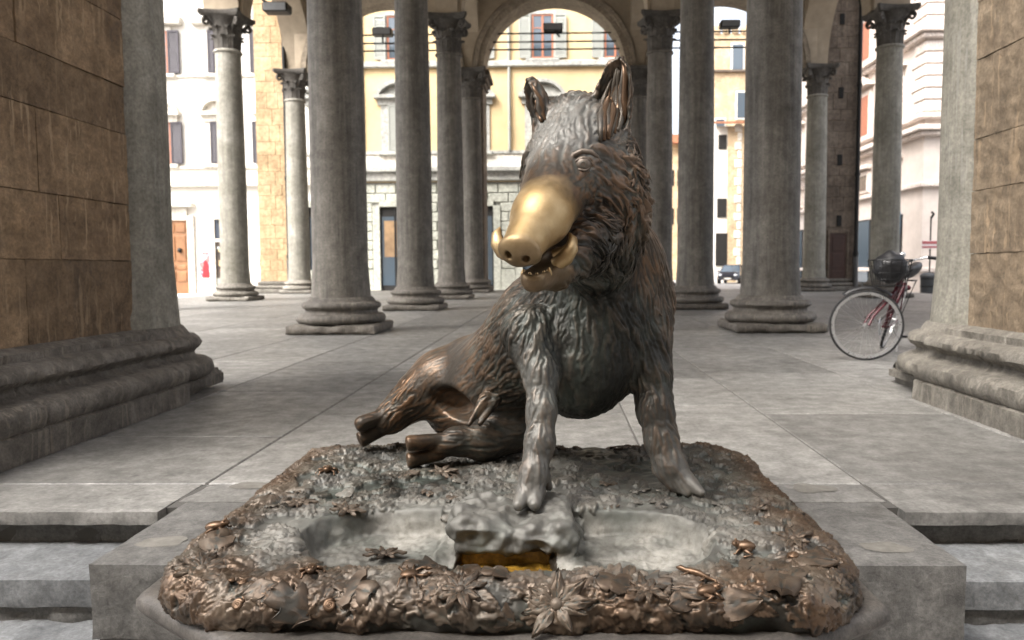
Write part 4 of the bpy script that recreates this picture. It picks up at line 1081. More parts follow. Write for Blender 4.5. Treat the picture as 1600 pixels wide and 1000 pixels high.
# hair flow: control directions (dx right, dy away, dz up) with amplitude of locks and strands, and tone: gold, brown, pale (dusty legs; light painted onto forehead and cheeks)
CT = [  # px, py, Y, flow, lock, strand, sigma, brown, pale
    (812, 393, 1.80, (0, 1, .3), 0, 0, .10, .9, 0), (846, 330, 1.90, (0, 1, .5), 0, .03, .10, .9, 0), (838, 430, 1.87, (0, 1, 0), 0, .05, .07, .9, 0),
    (866, 285, 2.03, (.1, .5, 1), .05, .3, .07, .75, .1), (872, 240, 2.10, (.05, .3, 1), .04, .85, .08, .1, 1.0), (890, 190, 2.20, (.05, .6, 1), .12, 1.1, .09, .05, 1.0),  # forehead: light from above painted as pale grey
    (900, 155, 2.28, (0, 1, .6), 1.0, 1.2, .07, .3, .5), (930, 215, 2.20, (.7, .5, .6), .25, 1.0, .07, .15, .8),
    (911, 257, 2.09, (1, .3, .1), .05, .25, .035, .1, .2), (935, 275, 2.12, (1, .5, -.2), .35, 1.0, .08, .75, .35), (900, 310, 2.05, (.7, .6, -.3), .2, .9, .07, .85, .2),
    (960, 320, 2.14, (.8, .3, -.8), 1.3, 1.0, .09, .85, .25), (995, 270, 2.25, (1, .3, .1), 2.0, 1.0, .08, .6, .25), (1000, 330, 2.28, (.9, .3, -.6), 2.0, 1.0, .08, .4, 0), (940, 390, 2.17, (.3, .2, -1), 2.0, 1.0, .09, .12, 0),
    (888, 425, 2.03, (.6, .5, -.5), 1.2, 1.0, .05, .3, .05), (905, 420, 2.14, (-.1, .2, -1), 1.8, 1.0, .09, .1, 0), (835, 270, 2.22, (-.6, .6, -.6), 1.2, .9, .08, .3, .2),
    (968, 130, 2.21, (.05, 0, 1), .55, .9, .09, .5, .1), (832, 150, 2.27, (-.05, 0, 1), .45, .8, .07, .6, .2),
    (925, 500, 2.26, (.0, 0, -1), .35, 1.25, .12, .05, 0), (870, 520, 2.30, (-.35, 0, -1), .5, 1.25, .10, .08, .1), (985, 510, 2.34, (.4, 0, -1), .5, 1.25, .10, .08, 0),
    (915, 590, 2.28, (0, .3, -1), .5, .6, .12, .05, 0), (1030, 420, 2.50, (.3, .4, -1), .12, .5, .13, .9, 0), (1035, 480, 2.45, (.4, .2, -1), 1.6, .8, .08, .35, .1),
    (800, 520, 2.45, (-.5, .6, -.8), .4, 1.2, .10, .28, .08), (765, 560, 2.65, (-.6, .5, -.8), .25, 1.0, .12, .6, .08), (800, 610, 2.55, (-.5, .4, -.5), .5, .9, .12, .25, 0),
    (725, 570, 2.78, (-.8, .3, -.5), .03, .18, .12, 1.0, .25), (680, 580, 2.85, (-.9, .1, -.6), .04, .25, .13, 1.0, .1), (630, 630, 2.82, (-.8, -.1, -.8), .15, .9, .10, .9, 0),
    (580, 668, 2.82, (-1, 0, -.4), .1, .15, .06, 1.0, 0), (660, 703, 2.57, (-1, 0, 0), .08, .2, .06, 1.0, 0), (770, 690, 2.60, (-1, 0, .1), .15, .6, .12, .35, .1),
    (745, 648, 2.58, (-.4, 0, -1), 0, .1, .05, .7, 0), (845, 600, 2.22, (0, 0, -1), .12, 1.1, .08, .2, .5), (844, 670, 2.15, (-.05, 0, -1), .06, 1.0, .08, .25, .6), (832, 740, 2.10, (-.1, -.2, -1), .04, .8, .05, .3, .75), (824, 785, 2.06, (-.1, -.4, -1), 0, .1, .03, .2, .8),
    (1020, 590, 2.38, (.1, 0, -1), .2, 1.1, .09, .15, .12), (1030, 670, 2.33, (.15, 0, -1), .1, 1.1, .08, .35, .4), (1052, 735, 2.28, (.5, -.3, -.9), .05, .9, .06, .35, .65), (1080, 768, 2.24, (.6, -.5, -.5), 0, .1, .035, .25, .8)]
cp = np.array([A(*c[:3]) for c in CT]); cf = np.array([np.array(c[3], float) / np.linalg.norm(c[3]) for c in CT])
ca = np.array([c[4:9] for c in CT])
D2 = ((BP[:, None, :] - cp[None]) ** 2).sum(2)
Wt = np.exp(-D2 / (2 * (ca[:, 2] * .62)[None] ** 2)) + 1e-7 / (D2 + .01); Wt /= Wt.sum(1)[:, None]
flow = Wt @ cf; lockA = Wt @ ca[:, 0]; strA = Wt @ ca[:, 1]; brown = Wt @ ca[:, 3]; dust_light = Wt @ ca[:, 4]
hd_ = np.clip((np.linalg.norm(BP - A(925, 300, 2.22), axis=1) - .24) / .10, 0, 1); lockA = lockA * (1 - .5 * hd_); strA = strA * (1 - .12 * hd_)
flow -= BN * (flow * BN).sum(1)[:, None]; flow /= np.linalg.norm(flow, axis=1)[:, None] + 1e-9
side = np.cross(BN, flow)
ang = 1.0 * value_noise(BP, 14, 3) * np.clip(lockA, 0, 1.3) + .5 * value_noise(BP, 32, 4)
flow = flow * np.cos(ang)[:, None] + side * np.sin(ang)[:, None]
def lic(f, seed, L, K):
    acc = 0
    for k in range(K):
        t = (k / (K - 1) * 2 - 1) * L; acc = acc + value_noise(BP + flow * t - BN * (t * t * 2.5), f, seed)
    return acc / acc.std()
fine = lic(132, 21, .022, 9); lock = lic(30, 22, .040, 7); lock2 = lic(62, 23, .030, 8)
g1 = np.minimum(np.abs(lock) * 1.1, 1.3) - .75; g2 = np.minimum(np.abs(lock2), 1.5) - .7
hgt = .0064 * lockA * g1 + .0042 * np.clip(lockA, 0, 1.6) * g2 + .0017 * strA * np.clip(fine, -2.2, 2.2) + .0016 * strA * g2
# gold: the rubbed snout and jaw
tt = (BP - BROW) @ HAX; rad = np.linalg.norm((BP - BROW) - np.outer(tt, HAX), axis=1)
gold = np.clip((tt - .135 + .028 * value_noise(BP, 22, 8) + .012 * value_noise(BP, 70, 9)) / .075, 0, 1) * (np.linalg.norm(BP - SN_M, axis=1) < .27)
jawd = np.linalg.norm(BP - JAW_T, axis=1); below = ((BP - SN_M) - np.outer((BP - SN_M) @ HAX, HAX)) @ HF[2] * np.sign(HF[2][2])
gold = np.where(below < -.062, gold * np.clip((.15 - jawd) / .05, 0, .5), gold)
brown = np.maximum(brown, np.clip((tt - .03) / .06, 0, 1) * (np.linalg.norm(BP - SN_M, axis=1) < .20) * (rad < .13))
gold = gold * np.where(np.linalg.norm(BP - SN_T, axis=1) < .06, np.clip(1.0 - np.clip(((BP - SN_T) @ HAX + .012) / .012, 0, 1) * .5, 0, 1), 1) * np.clip(.80 + .5 * below / .06 + .35 * value_noise(BP, 18, 31), .35, 1)
hgt *= 1 - .9 * np.where(below < -.062, np.clip((.13 - jawd) / .04, 0, 1), np.clip((tt - .11) / .05, 0, 1) * (np.linalg.norm(BP - SN_M, axis=1) < .27))
BP = BP + BN * hgt[:, None]
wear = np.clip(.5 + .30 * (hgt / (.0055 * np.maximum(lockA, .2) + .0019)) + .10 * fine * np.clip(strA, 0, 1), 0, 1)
# raised locks of hair: tapered, bent, growing out of the skin, part of the same mesh
lrng = np.random.default_rng(9); gold_v = gold
headd = np.linalg.norm(BP - A(930, 330, 2.25), axis=1); elbow = np.linalg.norm(BP - A(1036, 480, 2.45), axis=1)
cand = np.where((lockA > .55) & (gold < .05) & ((headd < .27) | (elbow < .09)))[0]
prob = np.clip(lockA[cand] - .4, 0, 1.3); prob /= prob.sum()
pick = lrng.choice(cand, 1300, replace=False, p=prob)
lv, lq, lt = [], [], []
nb = nv; SEG = 5; RN = 6
for i_ in pick:
    p = BP[i_]; n_ = BN[i_]; f_ = flow[i_]; s_ = np.cross(n_, f_); amp = min(1.6, lockA[i_])
    L_ = lrng.uniform(.018, .040) * (.6 + .35 * amp); r_ = lrng.uniform(.0028, .0052) * (.7 + .3 * amp); cu_ = lrng.uniform(-.5, .5); li = lrng.uniform(.10, .32)
    for a_ in range(RN):
        t = a_ / (RN - 1); c_ = p + f_ * L_ * t + s_ * cu_ * L_ * t * t + n_ * (-.004 + L_ * (li * t - .12 * t * t) )
        rr_ = r_ * (1 - t ** 1.6) * (.55 + .9 * min(1, t * 3)) * .8 + .0006
        dirv = f_ + s_ * 2 * cu_ * t; dirv /= np.linalg.norm(dirv); sd2 = np.cross(n_, dirv)
        for b_ in range(SEG):
            q = 2 * math.pi * b_ / SEG; lv.append(c_ + sd2 * math.cos(q) * rr_ * 1.25 + n_ * math.sin(q) * rr_ * .8)
            lt.append((0, brown[i_], dust_light[i_], .38 + .5 * max(0, math.sin(q)) * (.4 + .6 * t)))
    for a_ in range(RN - 1):
        for b_ in range(SEG): lq.append((nb + a_ * SEG + b_, nb + a_ * SEG + (b_ + 1) % SEG, nb + (a_ + 1) * SEG + (b_ + 1) % SEG, nb + (a_ + 1) * SEG + b_))
    nb += RN * SEG
tone = np.concatenate([np.stack([gold, np.clip(brown, 0, 1), np.clip(dust_light, 0, 1), wear], 1), np.clip(np.array(lt), 0, 1)])
BP = np.concatenate([BP, np.array(lv)]); BQ = np.concatenate([BQ, np.array(lq)]); nv = len(BP)
me = bpy.data.meshes.new('body'); me.vertices.add(nv); me.vertices.foreach_set('co', BP.ravel())
me.loops.add(BQ.size); me.loops.foreach_set('vertex_index', BQ.ravel().astype(np.int32))
me.polygons.add(len(BQ)); me.polygons.foreach_set('loop_start', np.arange(0, BQ.size, 4, dtype=np.int32))
me.update(calc_edges=True); me.shade_smooth()
def vcol(me, name, arr):
    at = me.color_attributes.new(name, 'FLOAT_COLOR', 'POINT'); at.data.foreach_set('color', arr.astype(np.float32).ravel())
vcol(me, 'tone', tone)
# bronze: dark patina, rubbed brown on the high hair, bare yellow metal where hands touch
def bronze(name, attr=True, brownness=.4, green=.35, dusty=.2, goldness=0.0, lime=False, rough=0.0):
    m, nt, p = newmat(name); co = coords(nt)
    n1 = tex(nt, co, 7, 6, .65); n2 = tex(nt, co, 38, 5, .7); n3 = tex(nt, co, 150, 4, .7)
    if attr:
        a = nt.nodes.new('ShaderNodeAttribute'); a.attribute_name = 'tone'
        s = nt.nodes.new('ShaderNodeSeparateColor'); nt.links.new(a.outputs['Color'], s.inputs[0])
        g, b, d, w = s.outputs[0], s.outputs[1], s.outputs[2], a.outputs['Alpha']
    else:
        gt = nt.nodes.new('ShaderNodeNewGeometry')
        w = ramp(nt, gt.outputs['Pointiness'], [(.46, .1), (.54, .9)])
        g, b, d = goldness, brownness, dusty
    base = ramp(nt, n2, [(.3, (.009, .0102, .0082)), (.7, (.021, .0225, .0185))])
    grn = math_(nt, 'MULTIPLY', ramp(nt, n1, [(.46, 0), (.66, 1)]), green)
    base = mix(nt, grn, base, (.065, .085, .072))
    dn = math_(nt, 'MULTIPLY', d, ramp(nt, n1, [(.25, .55), (.7, 1)]))
    base = mix(nt, math_(nt, 'MULTIPLY', dn, .8), base, (.25, .245, .225))
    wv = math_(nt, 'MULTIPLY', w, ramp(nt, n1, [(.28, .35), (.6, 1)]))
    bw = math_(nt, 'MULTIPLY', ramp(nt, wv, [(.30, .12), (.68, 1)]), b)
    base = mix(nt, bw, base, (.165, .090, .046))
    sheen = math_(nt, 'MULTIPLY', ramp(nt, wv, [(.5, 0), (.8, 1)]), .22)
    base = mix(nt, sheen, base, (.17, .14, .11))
    gn = math_(nt, 'MULTIPLY', g, ramp(nt, n1, [(.2, .85), (.4, 1)])) if attr else g
    base = mix(nt, gn, base, ramp(nt, n2, [(.3, (.16, .15, .125)), (.5, (.26, .25, .22)), (.7, (.34, .33, .295))]) if lime else ramp(nt, n1, [(.35, (.40, .275, .13)), (.65, (.52, .39, .22))]))
    nt.links.new(base, p.inputs['Base Color'])
    met = mix(nt, gn, ramp(nt, bw, [(0, .45), (1, .85)]), 0.0 if lime else 1.0)
    met = mix(nt, math_(nt, 'MAXIMUM', grn, math_(nt, 'MULTIPLY', dn, .7)), met, .15)
    nt.links.new(met, p.inputs['Metallic'])
    ro = ramp(nt, n2, [(.3, .56 + rough), (.7, .42 + rough)])
    ro = mix(nt, math_(nt, 'MULTIPLY', dn, .8), ro, .55); ro = mix(nt, bw, ro, .33 + rough)
    ro = mix(nt, gn, ro, .8 if lime else ramp(nt, n2, [(.3, .50), (.7, .40)])); nt.links.new(ro, p.inputs['Roughness'])
    bump(nt, p, mix(nt, .5, n2, n3), .45, .002)
    return m
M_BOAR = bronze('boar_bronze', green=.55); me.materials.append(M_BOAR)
boar = thing('boar_statue', 'dark bronze statue of a seated boar with a rubbed golden snout', 'statue', (.1, 2.45, .2))
TB = Vector(boar.location)
body = link('body', me, None, boar, -TB)
M_GOLD = bronze('rubbed_bronze', False, .5, .05, 0, .85); M_BRZ = bronze('brown_bronze', False, .75, .12, .1); M_DRK = bronze('dark_bronze', False, .15, .3, .2)
def tusk(pts, r): return MB().tube([A(*p) for p in pts], r, 10).build('tusk', M_GOLD, boar, 60, -TB)
tusk([(868, 414, 1.93), (884, 402, 1.92), (893, 388, 1.925), (895, 374, 1.94), (890, 364, 1.955)], [.019, .021, .018, .012, .002])
tusk([(800, 400, 1.88), (786, 392, 1.88), (778, 380, 1.885), (776, 366, 1.895), (781, 355, 1.905)], [.019, .021, .019, .013, .002])
tusk([(868, 398, 1.94), (882, 392, 1.925), (891, 380, 1.93)], [.016, .013, .006])
tusk([(806, 388, 1.90), (792, 384, 1.90), (787, 372, 1.90)], [.014, .012, .005])
for (p, q, y) in ((818, 428, 1.853), (828, 432, 1.848), (839, 433, 1.85), (850, 430, 1.857), (858, 425, 1.868)):
    MB().tube([A(p, q + 6, y + .012), A(p, q - 2, y + .01), A(p, q - 7, y + .012)], [.008, .007, .003], 8).build('tooth', M_GOLD, boar, 60, -TB)
from mathutils.bvhtree import BVHTree
bbvh = BVHTree.FromPolygons(BP.tolist(), BQ.tolist())
def bhit(px, py):
    h = bbvh.ray_cast(Vector(CAMP), Vector(ray(px, py)).normalized()); return h[0], h[1]
ep, en = bhit(911, 257); ed_ = Vector(ray(911, 257)).normalized(); ec = ep + ed_ * .002
M_EYE = bronze('eye_bronze', False, .35, .2, .7)
MB().sphere(ec, .0225, 24, 16).build('eye', M_EYE, boar, True, -TB)
pp = ec - ed_ * .0218
MB().lathe([(.0055, -.001), (.0068, .0010), (.0082, -.001)], 16, Matrix.Translation(pp) @ (-ed_).to_track_quat('Z', 'Y').to_matrix().to_4x4(), cap=False).build('iris_ring', M_EYE, boar, True, -TB)
def lid(pts, r):
    P = []
    for (dx, dy) in pts: dx *= 1.34; dy *= 1.34; d = Vector(RT) * dx + Vector(UP) * dy; P.append(ec + d - ed_ * math.sqrt(max(0, (.0236 ** 2) - dx * dx - dy * dy)))
    MB().tube(P, r, 8).build('eyelid', M_EYE, boar, True, -TB)
lid([(-.018, -.003), (-.012, .008), (0, .0125), (.011, .009), (.018, 0)], [.002, .0038, .0044, .0038, .002])
lid([(-.017, -.004), (-.008, -.010), (.004, -.0115), (.014, -.006)], [.002, .0036, .0036, .002])
lid([(-.026, .004), (-.018, .019), (-.002, .026), (.016, .024), (.03, .014)], [.004, .007, .008, .007, .004])

# coarse hair standing in the ear cups
er = random.Random(3)
def ear_hair(x0, y0, x1, y1, wid, cnt, r):
    for k in range(cnt):
        a = (k + .5) / cnt * 2 - 1; t0 = er.uniform(0, .35); t1 = er.uniform(.62, .97); P = []
        for q in range(6):
            t = t0 + (t1 - t0) * q / 5; px = x0 + (x1 - x0) * t + a * wid * math.sin(math.pi * min(1, .2 + .75 * t)) + 1.6 * math.sin(q * 1.7 + k); py = y0 + (y1 - y0) * t
            h = bhit(px, py)
            if h[0] is None or h[0].y > 2.5: continue
            P.append(h[0] - Vector(ray(px, py)).normalized() * .003)
        if len(P) > 2: MB().tube(P, [r * (.5, .9, 1.1, 1.0, .75, .25)[q + 6 - len(P)] * er.uniform(.8, 1.2) for q in range(len(P))], 7).build('ear_hair', M_BRZ if k % 2 else M_DRK, boar, True, -TB)
ear_hair(950, 232, 969, 96, 21, 8, .0108); ear_hair(955, 215, 967, 104, 13, 5, .0115); ear_hair(851, 205, 830, 128, 8, 4, .0085)
# ================================================================== stone plinth of the fountain
PZ = .08
octp = [(-1.06, 1.85), (-.60, 1.50), (.34, 1.50), (.80, 1.79), (.80, 3.02), (.62, 3.16), (-.88, 3.16), (-1.06, 3.02)]
def poly_path(pts, sub=14):
    n = len(pts); out = []
    for i in range(n):
        p0, p1, p2 = pts[i - 1], pts[i], pts[(i + 1) % n]
        def nrm(a, b):
            d = Vector((b[0] - a[0], b[1] - a[1])).normalized(); return Vector((d.y, -d.x))
        n1, n2 = nrm(p0, p1), nrm(p1, p2); m = (n1 + n2).normalized(); m = m / max(.4, m.dot(n1))
        out.append((p1[0], p1[1], m.x, m.y))
        for k in range(1, sub): out.append((p1[0] + (p2[0] - p1[0]) * k / sub, p1[1] + (p2[1] - p1[1]) * k / sub, n2.x, n2.y))
    return out
pl = thing('fountain_plinth', 'eight-sided brown stone plinth with a moulded edge under the bronze foliage', 'plinth', (-.13, 2.3, STZ))
TP = Vector(pl.location)
prof = [(-.05, PZ), (-.03, PZ), (-.012, PZ - .004), (0, PZ - .018), (.002, PZ - .04), (-.012, PZ - .058), (-.03, PZ - .062), (-.034, PZ - .085), (-.075, PZ - .10), (-.105, PZ - .14), (-.115, PZ - .2), (-.10, PZ - .25), (-.06, PZ - .29), (-.02, PZ - .32), (-.02, STZ)]
mb = MB().sweep(prof, poly_path(octp), True)
mb.v = [(x + .0015 * mnoise.fractal(Vector((x * 9, y * 9, z * 9)), .9, 2, 3), y + .004 * mnoise.fractal(Vector((x * 9, y * 9, z * 9 + 7)), .9, 2, 3), z) for x, y, z in mb.v]
mb.build('moulded_body', M_OCT, pl, 45, -TP)
v = [(x, y, PZ - .003) for x, y in octp]
v = [(-.13 + (x + .13) * .962, 2.33 + (y - 2.33) * .962, z) for x, y, z in v]
MB().add(v, [tuple(range(8))]).build('top_bed', M_OCT, pl, False, -TP)

# ================================================================== bronze base: ground of the boar with basin, rock and rim
BC = np.array([-.118, 2.325]); BH = np.array([.846, .672])
def base_outline(x, y):
    r = np.where(y < 2.33, .23, .20)
    qx = np.abs(x - BC[0]) - BH[0] + r - .05 * np.clip((2.33 - y) / .6, 0, 1) * 0; qy = np.abs(y - BC[1]) - BH[1] + r
    return np.sqrt(np.maximum(qx, 0) ** 2 + np.maximum(qy, 0) ** 2) + np.minimum(np.maximum(qx, qy), 0) - r
def basin_d(x, y):                                   # <0 inside the basin
    qx = np.abs(x + .13) - .36; qx = np.maximum(qx, 0) / 1.05; qy = (y - 1.955)
    return np.sqrt(qx ** 2 + qy ** 2) - .165
ROCK = A(798, 830, 2.02)
def base_h(x, y):
    bd = basin_d(x, y); ins = np.clip(-bd / .035 + .35, 0, 1); ins = ins * ins * (3 - 2 * ins)
    h = .200 - .028 * np.clip((1.95 - y) / .16, 0, 1)
    return h * (1 - ins) + (.118 + .02 * np.clip((y - 1.9) / .2, 0, 1)) * ins
def base_noise(P):
    bd = basin_d(P[:, 0], P[:, 1]); k = np.clip(bd / .04 + .6, .6, 1); rkm = ((np.abs(P[:, 0] - ROCK[0]) < .2) & (P[:, 1] < 2.2) & (P[:, 1] > 1.85)).astype(float); ins = np.clip(-bd / .03, 0, 1) * (1 - rkm)
    return k * (value_noise(P, 7, 1) * .009 + value_noise(P, 16, 2) * .007 + value_noise(P, 34, 3) * .004 + value_noise(P, 62, 5) * .002 - .002) + rkm * (np.abs(value_noise(P * np.array([1, 1, 2.2]), 17, 33)) * -.022 + value_noise(P, 38, 34) * .006 + value_noise(P, 80, 35) * .003 + .008) + ins * (value_noise(P, 24, 36) * .005 + np.abs(value_noise(P, 48, 37)) * -.005 + value_noise(P, 95, 38) * .002)
def base_sdf(P):
    x, y, z = P.T
    o = base_outline(x, y)
    bulge = .03 * np.clip(1 - ((z - .12) / .07) ** 2, 0, 1)
    d = smax((z - base_h(x, y)) * .75, o + .02 - bulge, .065)
    # the rock under the front hoof, with the drain mouth below it
    q_ = np.maximum(np.stack([np.abs(x - ROCK[0] - .005) - .120, np.abs(y - 2.075) - .080, np.abs(z - .155) - .025], 1), 0)
    rk = np.sqrt((q_ ** 2).sum(1)) - .042; nr = rk < .06
    if nr.any(): rk[nr] -= .022 * value_noise(P[nr], 9, 9) + .010 * value_noise(P[nr], 22, 19)
    d = smin(d, rk, .02)
    dm = np.maximum(np.maximum(np.abs(x - ROCK[0] + .01) - .125, np.abs(y - 1.955) - .125), np.abs(z - .085) - .058)
    d = smax(d, -dm, .012)
    return np.maximum(d, PZ - .012 - z)
QP, QQ = surface_nets(base_sdf, (-1.05, 1.58, .05), (.85, 3.08, .29), .0038)
QN = vnormals(QP, QQ)
QP = QP + QN * base_noise(QP)[:, None]; QN = vnormals(QP, QQ)
from mathutils.bvhtree import BVHTree
bvh = BVHTree.FromPolygons([tuple(p) for p in (QP + QN * .002).tolist()], QQ.tolist())
# cast relief: overlapping veined leaves stamped into the skin, everywhere but the basin and the rock
srng = np.random.default_rng(6); QN = QN / (np.linalg.norm(QN, axis=1)[:, None] + 1e-9)
bd = basin_d(QP[:, 0], QP[:, 1]); rk_ = (np.abs(QP[:, 0] - ROCK[0]) < .19) & (QP[:, 1] > 1.80) & (QP[:, 1] < 2.2)
okv = np.where((bd > .015) & ~rk_ & (QP[:, 2] > PZ + .01))[0]
fr_ = QP[okv, 1] < 1.90; soil = (QP[okv, 0] > .0) & (QP[okv, 0] < .42) & (QP[okv, 1] > 2.3)
pw = np.where(fr_, 1.1, 1.0) * np.where(soil, .35, 1.0); pw /= pw.sum()
rel = np.zeros(len(QP)); cells = {}
gk = np.floor(QP / .06).astype(int)
order = np.lexsort((gk[:, 2], gk[:, 1], gk[:, 0])); 
for i_ in range(len(QP)): cells.setdefault((gk[i_, 0], gk[i_, 1]), []).append(i_)
cells = {k: np.array(v) for k, v in cells.items()}
for c_ in srng.choice(okv, 2100, replace=False, p=pw):
    p0 = QP[c_]; n0 = QN[c_]; sz = srng.uniform(.032, .095) * (1.0 if p0[1] < 1.95 or abs(p0[0] + .118) > .7 else .72); a = srng.uniform(0, 6.283); Hh = min(.0105, sz * srng.uniform(.10, .18) * (1.0 if p0[1] < 1.95 else 1.5))
    kx, ky = gk[c_, 0], gk[c_, 1]
    idx = [cells[(kx + i2, ky + j2)] for i2 in (-1, 0, 1) for j2 in (-1, 0, 1) if (kx + i2, ky + j2) in cells]
    idx = np.concatenate(idx); dlt = QP[idx] - p0
    u0 = np.array([math.cos(a), math.sin(a), 0]); u0 = u0 - n0 * (u0 @ n0); u0 /= np.linalg.norm(u0); w0 = np.cross(n0, u0)
    uu = (dlt @ u0) / sz + .5; vv = (dlt @ w0) / sz; nn0 = np.abs(dlt @ n0) / sz
    m = (uu > 0) & (uu < 1) & (nn0 < .7); lob = srng.choice([0, .25, .4]); bend = srng.uniform(-.35, .35)
    vv = vv - bend * (uu - .5) ** 2
    wl = (srng.uniform(.17, .36)) * np.sin(math.pi * np.clip(uu, 0, 1) ** .8) ** .75 * (1 + lob * np.sin(uu * 19 + a)) + 1e-4
    e_ = 1 - np.abs(vv) / wl
    pr_ = np.clip(e_ / .10, 0, 1) * (.72 + .35 * uu + .28 * srng.uniform(-1, 1) * vv / wl) - .38 * np.exp(-(vv / .035) ** 2) + .16 * np.cos((np.abs(vv) * 1.3 - uu) * 34)
    hh_ = np.where(m & (e_ > 0), Hh * pr_ * (.5 + .6 * np.abs(vv) / wl) + Hh * .2, 0)
    if srng.random() < .2: hh_ = np.where(hh_ > 0, rel[idx] * .5 + hh_, 0)
    rel[idx] = np.maximum(rel[idx], hh_)
QP = QP + QN * rel[:, None]
bd = basin_d(QP[:, 0], QP[:, 1]); od = base_outline(QP[:, 0], QP[:, 1])
nn = value_noise(QP, 6, 11)
lime = np.clip(-bd / .03 + .6, 0, 1) * np.clip(.62 + .5 * nn + .4 * value_noise(QP, 22, 12), .32, .85)
lime = np.clip(lime * np.clip(1.05 + .9 * value_noise(QP, 13, 61), .35, 1.3), 0, .95)
lime = np.maximum(lime, .40 * np.clip(1 - np.abs(bd - .06) / .10, 0, 1) * np.clip(.5 + nn, 0, 1))
inmouth = (np.abs(QP[:, 0] - ROCK[0] + .01) < .135) & (np.abs(QP[:, 1] - 1.955) < .135) & (QP[:, 2] < .146)
rockm = (np.abs(QP[:, 0] - ROCK[0]) < .19) & (QP[:, 1] > 1.93) & (QP[:, 2] > .146)
lime[rockm] = lime[rockm] * .2 + .10
lime[inmouth] = 0
rimw = np.clip((od + .20) / .12, 0, 1); front = np.clip((1.86 - QP[:, 1]) / .1, 0, 1)
brw = np.clip(.10 + .50 * np.maximum(rimw * .85, front) * np.clip(.75 + .8 * value_noise(QP, 8, 51), .15, 1), 0, 1); brw[inmouth] = 1
dst = np.clip(1.0 - rimw * .6 - front * .7, .2, 1) * np.clip(.36 + .5 * nn, 0.06, .8); dst[inmouth] = 0
hh = QP[:, 2] - (.195); wr = np.clip(.22 + rel * 62 + .22 * value_noise(QP, 45, 14), 0, 1)
bme = bpy.data.meshes.new('foliage_ground'); bme.vertices.add(len(QP)); bme.vertices.foreach_set('co', QP.ravel())
bme.loops.add(QQ.size); bme.loops.foreach_set('vertex_index', QQ.ravel().astype(np.int32))
bme.polygons.add(len(QQ)); bme.polygons.foreach_set('loop_start', np.arange(0, QQ.size, 4, dtype=np.int32))
bme.update(calc_edges=True); bme.shade_smooth()
vcol(bme, 'tone', np.stack([lime, brw, dst, wr], 1))
bme.materials.append(bronze('ground_bronze', True, green=.75, lime=True))
base = thing('bronze_base', 'bronze ground with basin, leaves, frogs and snails beneath the boar', 'statue base', (-.1, 2.33, PZ))
TBs = Vector(base.location)
gro = link('foliage_ground', bme, None, base, -TBs)
# ---- pieces modelled on it
def hit(px, py):
    d = Vector(ray(px, py)).normalized(); h = bvh.ray_cast(Vector(CAMP), d); return (h[0], h[1]) if h[0] else (None, None)
def drop(x, y):
    h = bvh.ray_cast(Vector((x, y, 1)), Vector((0, 0, -1))); return (h[0], h[1]) if h[0] else (None, None)
def orient(p, n, ang, s=1.0, lift=0.0):
    n = n.normalized(); u = Vector((math.cos(ang), math.sin(ang), 0)); u = (u - n * u.dot(n)).normalized(); w = n.cross(u)
    m = Matrix((u, w, n)).transposed().to_4x4(); m.translation = p + n * lift
    return m @ Matrix.Scale(s, 4)
def leafmesh(kind, seed):
    """unit leaf along +x, veined, wavy, with a thick edge"""
    r = random.Random(seed); nu, nw = 12, 9; v = []
    for i in range(nu + 1):
        t = i / nu
        if kind == 'oval': w = .30 * math.sin(math.pi * t ** .8) ** .8
        elif kind == 'lobed': w = .34 * math.sin(math.pi * t ** .75) ** .6 * (1 + .34 * math.sin(t * 17 + seed))
        elif kind == 'ivy': w = .46 * (abs(math.sin(math.pi * t * 1.5 + .35)) ** .7) * (1 - t) ** .5 + .01
        else: w = .13 * math.sin(math.pi * t ** .9) ** .7
        w = max(w, .008)
        for j in range(nw):
            s = -1 + 2 * j / (nw - 1)
            vein = .034 * math.cos(abs(s) * 7 - t * 22) * (1 - abs(s) * .6) + (-.05 if j == nw // 2 else 0)
            cup = .16 * (1 - s * s) * math.sin(math.pi * t) + .09 * math.sin(t * 2.8 + seed) * t + .13 * math.sin(9 * t + 3 * s + seed) * s * s
            v.append((t + .10 * (abs(s) if kind == 'lobed' else 0) * math.sin(t * 17), s * w, cup + vein - .02))
    f = [(i * nw + j, (i + 1) * nw + j, (i + 1) * nw + j + 1, i * nw + j + 1) for i in range(nu) for j in range(nw - 1)]
    n = len(v); mb = MB().add(v, f); mb.add([(x, y, z - .11) for x, y, z in v], [tuple(reversed(q)) for q in f])
    rim = [j for j in range(nw)] + [i * nw + nw - 1 for i in range(1, nu + 1)] + [nu * nw + j for j in range(nw - 2, -1, -1)] + [i * nw for i in range(nu - 1, 0, -1)]
    mb.f += [(rim[k], rim[(k + 1) % len(rim)], rim[(k + 1) % len(rim)] + n, rim[k] + n) for k in range(len(rim))]
    return mb.mesh('leaf', 50)
LEAVES = {k: [leafmesh(k, s) for s in range(3)] for k in ('oval', 'lobed', 'oval', 'blade')}
M_LEAFB = bronze('leaf_bronze', False, .38, .6, .12, rough=.10); M_LEAFG = bronze('green_leaf_bronze', False, .12, .95, .75); M_LEAFM = bronze('mixed_leaf_bronze', False, .40, .7, .3, rough=.12)
def place(me, mat, M, name='leaf', parent=None):
    o = bpy.data.objects.new(name, me); COL.objects.link(o); o.parent = parent or base
    if not me.materials: me.materials.append(mat)
    o.material_slots[0].link = 'OBJECT'; o.material_slots[0].material = mat
    o.matrix_local = Matrix.Translation(-TBs) @ M; return o
lr = random.Random(11); nl = 0
